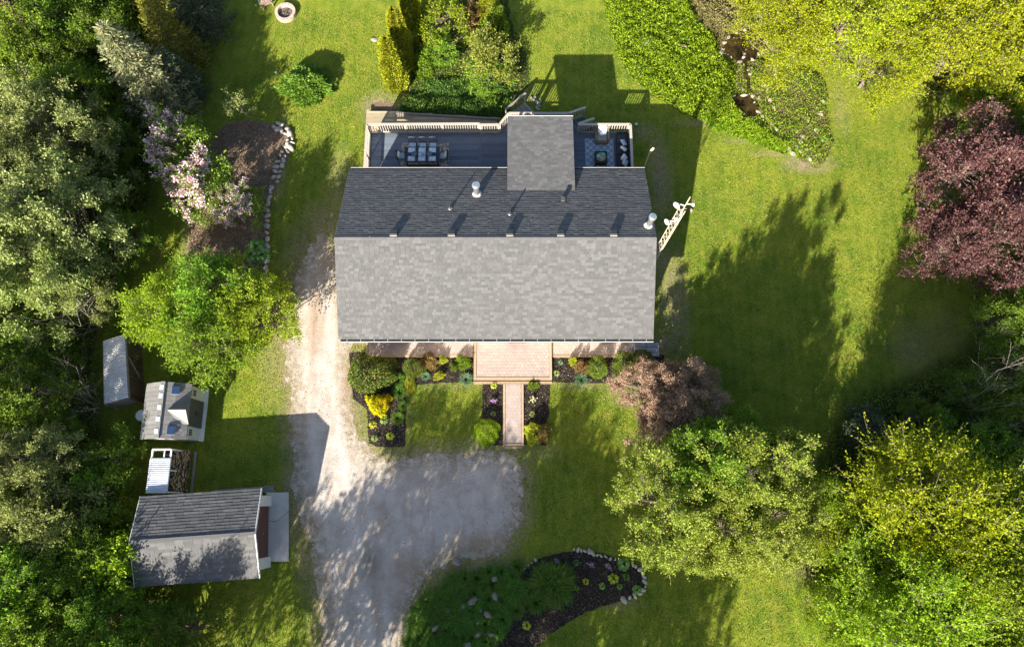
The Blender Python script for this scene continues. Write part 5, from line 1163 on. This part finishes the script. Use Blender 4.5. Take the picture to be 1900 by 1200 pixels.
# lilac
for a, b, s, sz, l in ((340, 278, 1.15, 1.5, 'flowering lilac, northern stems heavy with pink blossom'), (372, 345, 1.35, 1.3, 'flowering lilac, broad middle part beside the brown bed'), (440, 376, .95, .85, 'flowering lilac, low southeastern part with blossoms toward the stones')):
    t = plant('lilac', 'lilac', l, a, b, 1.7, P_BUSH, LM['lilac'], s, sz=sz, group='lilac stems')
    me = [c for c in t.children if c.name.startswith('crown')][0].data; co = np.empty(len(me.vertices) * 3, dtype=np.float32); me.vertices.foreach_get('co', co); co = co.reshape(-1, 3)[::4]
    r = np.random.default_rng(int(a)); rad = np.linalg.norm((co - [0, 0, 1.2]) / [1.5, 1.5, 1.4], axis=1); side = co @ np.array([-math.cos(t.rotation_euler.z) * .9, math.sin(t.rotation_euler.z) * .9, .8]); idx = np.where((rad > .8) & (side > np.percentile(side, 40)))[0]; sel = r.choice(idx, 260, replace=False); objm('blossom', flowers(int(a), co[sel], 260, 1.0, .085, 16), LILAC, t)
plant('sapling', 'sapling', 'thin young tree with sparse pale leaves on the lawn north of the brown bed', 440, 195, 1.5, P_THIN, LM['pale'], 1.0)
plant('peony_clump', 'shrub', 'oval bright green peony clump alone on the northwest lawn', 567, 156, .5, P_PEONY, LM['peony'], 1.5, sz=.8, sxy=(1.25, .85), rz=.1, crown='foliage', trunk='stem')
# cedars and back bed
for a, b, s, sz, l in ((738, 158, 1.25, 1.05, 'southmost golden cedar column west of the back bed'), (752, 118, 1.15, 1.15, 'middle golden cedar column, second from the deck'), (772, 70, 1.2, 1.2, 'northmost golden cedar column of the row, cut by the top edge')):
    plant('golden_cedar', 'cedar', l, a, b, .2, P_COL, LM['cedar'], s, sz=sz, group='golden cedar columns')
plant('garden_tree', 'tree', 'yellow-green shrubby tree at the top beside the golden cedars', 815, 45, 1.8, P_BUSH, LM['yellowish'], 1.15, sz=1.15)
plant('garden_tree', 'tree', 'lime green shrub east of the golden cedars, below the top one', 815, 95, 1.0, P_BUSH, LM['fresh'], .7)
plant('cream_shrub', 'shrub', 'large pale green shrub with creamy tips in the back bed', 915, 105, 1.4, P_BUSH, LM['olive'], 1.12, sz=1.05)
plant('cream_shrub', 'shrub', 'green shrub spilling toward the deck below the creamy one', 905, 145, .8, P_BUSH, LM['fresh'], .9, sz=.6)
plant('gold_shrub', 'shrub', 'yellow-orange shrub at the top edge of the back bed', 905, 5, 1.0, P_CLIP, LM['cedar'], .9, crown='foliage', trunk='stem')
plant('leafy_shrub', 'shrub', 'small green upright shrub just east of the southmost cedar', 785, 118, .8, P_LOOSE, LM['fresh'], 1.0, sz=1.3, crown='foliage', trunk='stem')
plant('leafy_shrub', 'shrub', 'dark green shrub between the gold shrub and the creamy one', 922, 40, .8, P_LOOSE, LM['mid'], 1.3, sz=1.6, crown='foliage', trunk='stem')
plant('rust_shrub', 'shrub', 'brown-orange shrub at the north end of the back bed', 868, 28, .6, P_LOOSE, LM['rust'], 1.3, crown='foliage', trunk='stem')
# top right maples
for a, b, s, l in ((1478, 28, .82, 'westmost yellow-green maple crown, hanging over the brown pond'), (1590, 15, 1.0, 'yellow-green maple crown second from the pond at the top edge'), (1670, 70, .8, 'yellow-green maple crown in the middle of the top-right group'), (1780, 65, 1.0, 'yellow-green maple crown above the purple maple'), (1890, 60, 1.05, 'yellow-green maple crown in the top-right corner'), (1480, -60, .9, 'yellow-green maple north of the pond just beyond the top edge')):
    plant('yellow_maple', 'maple', l, a, b, 5.0, P_BIG, LM['maple'], s, bark=BK, group='yellow-green maples')
for a, b, s, l in ((1790, 330, 1.2, 'north part of the big purple maple crown'), (1860, 430, 1.15, 'south part of the big purple maple crown'), (1900, 300, 1.0, 'east part of the big purple maple crown at the picture edge'), (1785, 445, .85, 'southwest lobe of the big purple maple crown')):
    plant('purple_maple', 'maple', l, a, b, 3.8, P_TREE, LM['purple'], s, sz=s * 1.05, group='purple maple crowns')
for a, b, s, m_, l in ((1830, 195, .8, 'fresh', 'mid-green tree between the yellow maples and the purple maple'), (1895, 210, .8, 'mid', 'darker green tree at the east edge above the purple maple')):
    W(m_, a, b, s, l, group='trees along the east edge')
# right wood
for a, b, s, m_, l, pr in ((1860, 590, .75, 'mid', 'green tree right below the purple maple at the east edge', P_TREE), (1895, 680, .8, 'mid', 'dark green tree at the east edge level with the front patio', P_TREE), (1790, 720, .55, 'dark', 'low dark tree in the shade east of the lawn', P_TREE),
        (1880, 780, .85, 'mid', 'green tree at the east edge level with the sunlit bare branches', P_TREE), (1800, 840, .8, 'mid', 'green tree inland from the bare branches', P_TREE), (1605, 800, .85, 'fir', 'dark glossy green bush standing alone at the edge of the shaded lawn', P_BUSH), (1700, 775, .8, 'under', 'low brown-green bush behind the dark glossy bush', P_BUSH),
        (1730, 870, .8, 'olive', 'thin olive tree between the dark bush and the bright trees', P_TREE), (1895, 890, .9, 'mid', 'green tree at the east edge below the bare branches', P_TREE)):
    W(m_, a, b, s, l, pr, group='trees of the eastern wood')
for a, b, s, l in ((1610, 965, .42, 'bright tree north of its group, thin lime sprays over the dark bush'), (1690, 945, .95, 'bright lime tree with long sunlit sprays pointing northwest'), (1615, 1105, .58, 'bright lime tree reaching furthest over the south lawn'), (1670, 1140, .95, 'bright lime tree at the bottom edge with pale trunks showing'), (1780, 1060, .95, 'bright lime tree in the middle of the southeast group'), (1840, 1160, 1.0, 'bright lime tree in the bottom-right corner'), (1860, 980, .9, 'bright lime tree at the east edge of the southeast group'), (1535, 1125, .42, 'small bright lime tree whose sprays reach furthest west over the lawn'), (1560, 1010, .45, 'small bright lime tree over the brown leaf litter'), (1550, 940, .42, 'small bright lime tree closest to the pale green group'), (1740, 1250, .9, 'bright lime tree just beyond the bottom edge'), (1565, 1180, .45, 'small lime tree at the bottom edge nearest the lawn')):
    W('yellowish' if a != 1690 else 'maple', a, b, s, l, P_SPRAY, name='lime_tree', group='lime-coloured trees in the southeast', bark=MBK)
for i, (a, b, s) in enumerate(((1990, 40, 1.1), (1990, 300, 1.0), (1980, 520, 1.0), (1980, 700, 1.0), (1980, 900, 1.0), (1980, 1100, 1.1), (1900, 1280, 1.1), (1400, -90, 1.0), (1750, -70, 1.1), (1950, -60, 1.1))):
    W(('fresh', 'mid', 'yellowish')[i % 3], a, b, s, 'green tree standing just beyond the east side of the picture', group='trees along the east edge')
for a, b, s, k, l in ((1850, 745, .85, 0, 'pale bare branches spreading west over the dark eastern wood'), (1890, 620, .7, 1, 'pale bare branches below the purple maple at the east edge'), (1860, 860, .6, 2, 'pale bare branches inside the eastern wood below the main ones'), (1790, 900, .8, 0, 'pale bare branches among the lime trees')):
    x, y = G(a, b, 3.2); o = objm('bare_tree', P_BARE[k], PBK); o.location = (x, y, 0); o.scale = (s, s, s); o.rotation_euler = (0, 0, rv.uniform(0, 6)); tag(o, l, 'bare tree', 'bare branches in the woods')
# light green trees south-east of the house
for a, b, s, m_, l in ((1240, 930, 1.05, 'olive', 'light olive-green tree nearest the driveway, west part of its group'), (1330, 980, 1.0, 'olive', 'light olive-green tree hanging over the south lawn'), (1420, 955, 1.0, 'olive', 'light olive-green tree in the east of its group'), (1370, 880, 1.0, 'olive', 'light olive-green tree in the middle of its group'), (1300, 860, .85, 'mid', 'darker green tree tucked below the pinkish cherry'), (1395, 815, .6, 'mid', 'shaded green tree at the north of its group'), (1445, 835, .5, 'mid', 'low green tree on the shaded lawn side of its group'), (1340, 800, .5, 'mid', 'low green tree between the cherry and the pale trees'), (1485, 985, .55, 'olive', 'small pale tree at the southeast end of its group'), (1265, 1000, .6, 'olive', 'small pale tree at the southwest end of its group'), (1500, 905, .5, 'olive', 'small olive tree at the northeast of its group')):
    plant('garden_tree', 'tree', l, a, b, 4.0 if b > 920 else 4.9, P_FINE if m_ == 'olive' else P_TREE, LM[m_], s * 1.0, sz=s * (1.3 if b > 920 else 1.65), group='light green trees southeast of the house')
for a, b, s, l in ((1215, 725, .85, 'pinkish bronze cherry shrub, western part by the house bed'), (1270, 745, .9, 'pinkish bronze cherry shrub, main eastern part'), (1235, 795, .8, 'pinkish bronze cherry shrub, southern part over the lawn'), (1300, 700, .5, 'pinkish bronze cherry shrub, small northeastern tip')):
    plant('bronze_cherry', 'shrub', l, a, b, 2.0, P_FINE, LM['cherry'], s * .88, sz=s * .85, group='pinkish cherry shrubs')
# trees south of the frame that shade the drive and the front lawns
for i, (x, y, s, pr, sz) in enumerate(((-11.8, -12.6, 1.0, P_SHADE, 1.0), (-8.2, -14.4, .88, P_SHADE, .98), (-4.6, -12.6, .78, P_SHADE, 1.0), (-1.0, -16.6, 1.15, P_SHADE, 1.0), (-3.8, -16.4, 1.2, P_SHADE, .9), (2.4, -19.8, 1.0, P_SHADE, 1.0), (-3.2, -13.6, .6, P_SHADE, .95), (-14.6, -17.2, 1.0, P_SHADE, 1.0), (-10.5, -18.5, 1.2, P_SHADE, 1.05), (-6.5, -19.5, 1.3, P_SHADE, 1.1), (0.5, -21.0, 1.2, P_SHADE, 1.1), (-18.9, -12.4, .5, P_SHADE, .85), (-17.0, -15.0, .7, P_SHADE, .8))):
    p = pr[i % 3]; t = empty('roadside_tree', (x, y, 0), i * 1.3, 'tall green tree beyond the bottom edge whose shade falls on the drive', 'tree', 'trees south of the drive'); t.scale = (s, s, sz); objm('trunk', p[0], BK, t); objm('crown', p[1], LM['mid'], t)
# ---------------------------------------------------------------- front beds
SG = 'small plants in the front beds'
def shrub(px, py, r, h, m_, l, pr=None, zc=None, cat='shrub', name='clipped_shrub', sxy=None):
    pr = pr or P_CLIP; R0, H0 = (.9, 1.5) if pr is P_CLIP else (.7, .9)
    return plant(name, cat, l, px, py, h * .45 if zc is None else zc, pr, LM[m_], r / R0, sz=h / H0, crown='foliage', trunk='stem', sxy=sxy)
shrub(684, 692, 1.08, 2.0, 'yew', 'largest round yew at the southwest house corner by the drive', sxy=(1, 1.15))
shrub(716, 680, .6, 1.3, 'yew', 'darker yew lobe pressed against the largest round yew')
shrub(766, 682, .60, 1.25, 'yew', 'medium round yew below the west walk')
shrub(1109, 681, .62, 1.1, 'shrub', 'round green shrub below the east walk')
shrub(1160, 672, .62, 1.2, 'shrub', 'green shrub at the east end of the front bed by the concrete slabs')
shrub(1192, 664, .55, 1.1, 'yew', 'dark green shrub touching the concrete slabs')
shrub(1158, 700, .5, .8, 'shrub', 'low green shrub between the front bed and the pinkish cherry', P_LOOSE)
shrub(903, 799, .72, .8, 'yellowish', 'round lime-edged shrub west of the south end of the path')
shrub(990, 802, .55, .7, 'chart', 'lime half of the round shrub east of the south end of the path', P_LOOSE); shrub(1004, 803, .5, .75, 'rust', 'bronze twiggy half of the round shrub east of the path end', P_LOOSE)
shrub(699, 752, .72, .8, 'gold', 'brilliant golden-yellow shrub south of the largest yew', P_LOOSE, sxy=(1.1, .6)); shrub(712, 742, .38, .8, 'gold', 'small golden-yellow shoot beside the golden shrub', P_LOOSE)
shrub(760, 709, .55, .25, 'chart', 'low chartreuse mat skirting the medium yew', P_LOOSE, sxy=(1.5, .5))
shrub(795, 672, .5, .7, 'rust', 'rusty green shrub east of the medium yew', P_LOOSE); shrub(1080, 681, .45, .65, 'rust', 'rusty orange shrub west of the round green one', P_LOOSE)
shrub(821, 667, .24, .5, 'chart', 'small yellow-green shrub at the back of the west bed', P_LOOSE); shrub(815, 697, .30, .35, 'chart', 'low yellow-green plant at the lawn edge of the west bed', P_LOOSE, sxy=(1.3, .7)); shrub(1063, 670, .22, .6, 'chart', 'small yellow upright shrub in the east bed', P_LOOSE)
shrub(860, 672, .42, .6, 'fresh', 'green shrub with open branches beside the patio', P_LOOSE); shrub(843, 680, .26, .4, 'under', 'small brownish plant left of the open-branched shrub', P_LOOSE)
shrub(989, 714, .30, .35, 'fresh', 'bright green small shrub just below the patio corner step', P_LOOSE)
for a, b, s, l in ((865, 703, .75, 'blue-green grassy tuft at the patio corner of the west bed'), (790, 697, .5, 'blue-green tuft next to the low yellow-green plant'), (1079, 704, .75, 'blue-green grassy tuft in front of the rusty orange shrub'), (740, 706, .8, 'blue-green iris clump east of the largest yew'), (741, 727, .8, 'blue-green iris clump south of the first iris clump'), (748, 752, .6, 'leafy blue-green clump reaching the lawn'), (738, 775, .75, 'southmost blue-green iris clump in the west bed')):
    tuft('grass_tuft', 'tuft', l, a, b, LM['lily' if b > 705 and a < 760 else 'teal'], P_BLADE[1], s * .8, group=SG)
for a, b, s, m_, l, pr in ((692, 788, .9, 'chart', 'small lime rosette in dark mulch nearest the drive', 2), (695, 813, .8, 'pale', 'small pale rosette at the southwest mulch corner', 2), (724, 809, .9, 'chart', 'small yellow-green rosette by the lawn in the south mulch', 2), (713, 780, .9, 'hosta', 'small green rosette in the middle of the south mulch', 2), (916, 716, .7, 'chart', 'small lime rosette beside the path top, west side', 2), (915, 767, .6, 'pale', 'small greyish rosette west of the path', 2), (988, 768, .7, 'pale', 'small pale green rosette east of the path', 2), (1033, 692, .7, 'pale', 'low pale plant at the patio side of the east bed', 2), (1040, 672, .6, 'teal', 'small grey-green sprig at the back of the east bed', 2), (1157, 1046, 1.0, 'hosta', 'round pale green hosta at the north rim of the island bed', 0), (1182, 1093, .7, 'hosta', 'small green hosta at the east tip of the island bed', 0), (1162, 1069, .8, 'lily', 'small green clump below the round pale hosta', 2), (1138, 1073, 1.1, 'chart', 'yellow spiky plant in the middle of the island bed', 2), (1087, 1078, .7, 'chart', 'tiny yellowish plant in the dark mulch near the big clump', 2), (1117, 1087, .7, 'hosta', 'tiny green plant in the dark mulch south of the spiky one', 2), (977, 1160, .9, 'chart', 'small yellow-green plant in the mulch strip at the bottom', 2), (1528, 258, .85, 'hosta', 'pale hosta at the southeast end of the pond rockery', 0), (1070, 1090, .6, 'lily', 'tiny dark green sprig in the middle of the island mulch', 2), (1150, 1088, .6, 'hosta', 'tiny green sprig between spiky plant and east tip', 2)):
    tuft('rosette_plant', 'plant', l, a, b, LM[m_], P_ROS[pr], s * .75, group='small leafy plants in the beds')
for a, b, l in ((474, 455, 'upper part of the big round-leaved hosta by the stone row'), (484, 472, 'lower part of the big round-leaved hosta by the stone row'), (466, 470, 'west part of the big round-leaved hosta by the stone row')):
    tuft('big_hosta', 'hosta', l, a, b, LM['hosta'], P_ROS[1], .58, .3, group='big round-leaved hosta')
for k, (a, b, m_, l) in enumerate(((916, 743, PURPLEF, 'purple flower in the mulch west of the path'), (989, 741, CREAMF, 'pale pink flower in the mulch east of the path'), (1034, 1041, PURPLEF, 'purple flower near the north rim of the island bed'), (1097, 1047, PURPLEF, 'purple flower in the middle of the island bed north rim'), (1128, 1049, PURPLEF, 'faded purple flower beside the round pale hosta'), (1070, 1043, LM['teal'], 'greyish small plant between two purple flowers'))):
    x, y = G(a, b, .2); t = empty('flowering_plant', (x, y, .02), 0, l, 'flower', 'small flowers in the mulch'); objm('leaves', P_BLADE[2], LM['lily'], t).scale = (.4, .4, .5)
    r = np.random.default_rng(k); objm('flower_head', flowers(k + 900, r.normal(size=(14, 3)) * .07 + [0, 0, .2], 14, .6, .07, 5), m_, t)['kind'] = 'stuff'
for a, b, s, l in ((1027, 1080, 1.35, 'largest daylily clump in the island bed'), (1010, 1068, .9, 'daylily clump at the north of the largest one'), (1045, 1070, .8, 'daylily clump at the northeast of the largest one'), (982, 1095, .75, 'small daylily clump west of the largest one'), (995, 1117, .7, 'low daylily clump southwest of the largest one'), (1035, 1100, .9, 'daylily clump at the south side of the largest one')):
    tuft('daylily_clump', 'daylily', l, a, b, LM['lily'], P_BLADE[0], s, group='daylily clumps of the island bed')
ld = random.Random(5); LP = []; 
while len(LP) < 64:
    a, b = ld.uniform(740, 975), ld.uniform(1045, 1260); x, y = G(a, b)
    if inpoly(LILYBED, np.array([x]), np.array([y]))[0] and all((a - q[0]) ** 2 + (b - q[1]) ** 2 > 300 for q in LP) and all((a - q[0]) ** 2 + (b - q[1]) ** 2 > 130 for q in ROCK_IN_LILY): LP.append((a, b))
for a, b in LP:
    o = tuft('daylily', 'daylily', 'grassy daylily clump in the dense bed between drive and island', a, b, LM['lily'], P_BLADE[1 if ld.random() < .5 else 0], ld.uniform(.55, .8), group='daylilies of the dense bed')
# ---------------------------------------------------------------- masses nobody could count
def scatter(P, n, seed, excl=(), pix=None):
    r = np.random.default_rng(seed); x0, y0 = P.min(0); x1, y1 = P.max(0); x0, x1, y0, y1 = max(x0, -38), min(x1, 42), max(y0, -16), min(y1, 34)
    x = r.uniform(x0, x1, n * 2); y = r.uniform(y0, y1, n * 2); m = inpoly(P, x, y)
    for E_ in excl: m &= ~inpoly(E_, x, y)
    return x[m][:n], y[m][:n], r
def hnoise(x, y, f, s=0.0): return np.sin(x * f + s) * np.cos(y * f * 1.13 + s * 2) * .5 + np.sin((x + y) * f * .61 + s * 3) * .3 + np.sin((x - 1.7 * y) * f * 1.7 + s) * .2
def cover(name, P, n, seed, hgt, leaf, mat, label, excl=(), upright=.4, cat=None):
    x, y, r = scatter(P, n, seed, excl); h = hgt * (.2 + .8 * np.clip(.5 + hnoise(x, y, 2.1, seed) * .8 + .5 * hnoise(x, y, 5.3, seed + 1), 0, 1)); e = np.clip(edgedist(P, x, y, 1.0) / .5, .15, 1); z = h * e * r.random(len(x)) ** .5
    C = np.column_stack([x, y, z + .02]); D = unit(r.normal(size=C.shape) * .8 + np.array([0, 0, upright])); N = unit(r.normal(size=C.shape) * .6 + np.array([0, 0, .8]))
    me = leaves_mesh(name, C, D, N, leaf * r.uniform(.6, 1.4, len(C)), leaf * .5 * r.uniform(.7, 1.3, len(C))); o = objm(name, me, mat); o['kind'] = 'stuff'; o['label'] = label; o['category'] = cat or 'ground cover'; return o
cover('groundcover', GCOV, 46000, 1, .75, .12, LM['ground'], 'bright green leafy groundcover beside the pond', excl=(POND_A, POND_B))
cover('groundcover_shoots', GCOV, 6000, 21, 1.0, .16, LM['yellowish'], 'taller yellow-green shoots in the groundcover', excl=(POND_A, POND_B), upright=1.0)
cover('meadow_grass', MEADOW, 16000, 2, .5, .14, LM['meadow'], 'brownish meadow growth above the pond', excl=(POND_A,), upright=1.4)
cover('rockery_groundcover', ROCKG, 8000, 3, .24, .09, LM['meadow'], 'sparse mixed planting over the rockery', excl=(POND_A, POND_B, STREAM)).location.z = .12
cover('rockery_weeds', ROCKG, 6500, 13, .45, .11, LM['yellowish'], 'yellow-green weeds between the rockery stones', excl=(POND_A, POND_B, STREAM)).location.z = .1
BB2 = outline([(742, 228), (744, 190), (790, 150), (860, 140), (950, 160), (950, 196), (925, 222)], 1, .1)
cover('garden_groundcover', BB2, 15000, 4, .45, .12, LM['groundshade'], 'dense mixed planting between the back bed shrubs and the deck', excl=())
cover('back_bed_leaves', BED_B, 9000, 5, .35, .11, LM['fresh'], 'loose low leaves in the back bed')
EDG = outline([(1300, 232), (1350, 250), (1400, 270), (1450, 286), (1500, 298), (1476, 272), (1440, 252), (1400, 226), (1360, 205), (1330, 215)], 1, .05)
x, y, r = scatter(EDG, 1500, 6); C = [blades]; 
def blade_field(name, P, n, seed, L, w_, mat, label, excl=(), spread=.6):
    x, y, r = scatter(P, n, seed, excl); m = len(x); b = r.uniform(0, 6.28, m); B = np.column_stack([x, y, np.full(m, .02)]); h = np.column_stack([np.cos(b), np.sin(b), np.zeros(m)]); ll = L * r.uniform(.5, 1.2, m)[:, None]; s = np.column_stack([-np.sin(b), np.cos(b), np.zeros(m)]) * w_ * .5; z = np.array([0, 0, 1.]); k = spread * r.uniform(.3, 1.4, m)[:, None]
    P1 = B + (h * k * .4 + z * .6) * ll; P2 = B + (h * k * 1.2 + z * .75) * ll; V = np.stack([B - s, B + s, P1 + s, P1 - s, P2], 1).reshape(-1, 3); o = (np.arange(m) * 5)[:, None]
    ob = objm(name, mesh_np(name, V, F4=o + [0, 1, 2, 3], F3=o + [3, 2, 4]), mat); ob['kind'] = 'stuff'; ob['label'] = label; ob['category'] = 'grass'; return ob
blade_field('tall_grass', EDG, 5000, 7, .34, .03, LM['ground'], 'tall blue-green grass fringe south of the pond')
for nm, P, n, sd3 in (('undergrowth', WOOD_L, 62000, 8), ('undergrowth', WOOD_R, 42000, 9), ('undergrowth', TOPR, 16000, 10)):
    cover(nm, P, n, sd3, 1.1, .15, LM['under'], {8: 'tangled undergrowth below the western wood', 9: 'tangled undergrowth below the eastern wood', 10: 'low growth beneath the yellow maples'}[sd3], excl=(GCOV, MEADOW, ROCKG, BED_L), cat='undergrowth')
# turf blades over the open lawn
r = np.random.default_rng(99); n_ = 420000; x = r.uniform(-24, 33, n_); y = r.uniform(-9.5, 31.5, n_); m = ~((x > HOUSE_R[0]) & (x < HOUSE_R[2]) & (y > HOUSE_R[1]) & (y < HOUSE_R[3]))
for P in BEDS: m &= ~inpoly(P, x, y)
for P in (WOOD_L, WOOD_R): m &= ~(inpoly(P, x, y) & (edgedist(P, x, y, 2.0) > .8))
x, y = x[m], y[m]; m = r.random(len(x)) > np.clip(wearfn(x, y) * 1.1, 0, .97) * np.clip(.75 + hnoise(x, y, 3.3), .3, 1); x, y = x[m], y[m]; m = len(x)
b = r.uniform(0, 6.28, m); B = np.column_stack([x, y, np.zeros(m)]); h = np.column_stack([np.cos(b), np.sin(b), np.zeros(m)]); ll = r.uniform(.04, .10, m)[:, None] * (1 + .35 * hnoise(x, y, 1.3))[:, None]; s = np.column_stack([-np.sin(b), np.cos(b), np.zeros(m)]) * r.uniform(.012, .026, m)[:, None]
V = np.stack([B - s, B + s, B + (h * r.uniform(.1, 1.1, m)[:, None] + np.array([0, 0, .8])) * ll], 1).reshape(-1, 3)
o = objm('grass', mesh_np('grass', V, F3=np.arange(m * 3).reshape(-1, 3)), LM['turf']); o['kind'] = 'stuff'; o['label'] = 'mown lawn grass around the house'; o['category'] = 'grass'
# pebbles on the drive
r = np.random.default_rng(5); n_ = 16000; x = r.uniform(-16, 2, n_); y = r.uniform(-9.5, 16, n_); m = inpoly(DRIVE, x, y); x, y = x[m], y[m]; e = edgedist(DRIVE, x, y, 2); k = r.random(len(x)) < np.where(e < .7, 1, .35); x, y = x[k], y[k]; m = len(x)
O8 = np.array([(1, 0, 0), (0, 1, 0), (-1, 0, 0), (0, -1, 0), (0, 0, 1)]); s = r.uniform(.012, .035, m)
V = (O8[None] * s[:, None, None] * np.array([1, .8, .7]) + np.column_stack([x, y, np.full(m, .006)])[:, None]).reshape(-1, 3); o5 = (np.arange(m) * 5)[:, None]
o = objm('gravel', mesh_np('gravel', V, F3=np.concatenate([o5 + [0, 1, 4], o5 + [1, 2, 4], o5 + [2, 3, 4], o5 + [3, 0, 4]])), plain('pebble', (.34, .30, .27), .9, .5, 30)); o['kind'] = 'stuff'; o['label'] = 'loose pebbles along the driveway'; o['category'] = 'gravel'

# bark chips on the mulch, fallen leaves and twigs on lawn, roof and paving
def chips(name, regs, n_, seed, smin, smax, mat, z, label, elong=2.2):
    r = np.random.default_rng(seed); X_ = []; Y_ = []
    for P in regs:
        x0, y0 = P.min(0); x1, y1 = P.max(0); k = int(n_ * (x1 - x0) * (y1 - y0)); x = r.uniform(x0, x1, k); y = r.uniform(y0, y1, k); m = inpoly(P, x, y); X_.append(x[m]); Y_.append(y[m])
    x = np.concatenate(X_); y = np.concatenate(Y_); m = len(x); zz = z(x, y) if callable(z) else np.full(m, z)
    C = np.column_stack([x, y, zz]); D = unit(r.normal(size=(m, 3)) * [1, 1, .25]); N = unit(r.normal(size=(m, 3)) * .5 + [0, 0, 1]); L = r.uniform(smin, smax, m)
    o = objm(name, leaves_mesh(name, C, D, N, L, L / elong), mat); o['kind'] = 'stuff'; o['label'] = label; o['category'] = 'chips'; return o
CHIP = leafmat('bark_chip', ((.015, .012, .010), (.06, .045, .035), (.19, .145, .11)), .0, clump=.2)
CHIPB = leafmat('brown_chip', ((.06, .04, .03), (.19, .13, .09), (.38, .29, .21)), .0, clump=.2)
DEAD = leafmat('dead_leaf', ((.12, .07, .03), (.28, .19, .09), (.46, .36, .2)), .1, clump=.1)
chips('bark_mulch', (BED_W, BED_C, BED_D, BED_E, ISLAND), 190, 1, .04, .11, CHIP, .075, 'loose dark bark chips on the front and island beds')
chips('wood_chips', (BED_L,), 190, 2, .04, .12, CHIPB, .085, 'loose brown chips on the lilac bed')
chips('fallen_leaves', (np.array([(-16, -8), (24, -8), (26, 30), (-16, 30)]),), 3.2, 3, .04, .09, DEAD, .05, 'scattered dead leaves on the lawn and drive', 1.5)
chips('roof_litter', (np.array([(XL + .3, YF + .3), (XR - .3, YF + .3), (XR - .3, YB - .3), (XL + .3, YB - .3)]),), .7, 4, .03, .08, DEAD, lambda x, y: EAVE_Z + (RIDGE_Z - EAVE_Z) * (1 - np.abs(y - RIDGE_Y) / (RIDGE_Y - YF)) + .03, 'a few dead leaves and twigs lying on the house roof', 2.5)
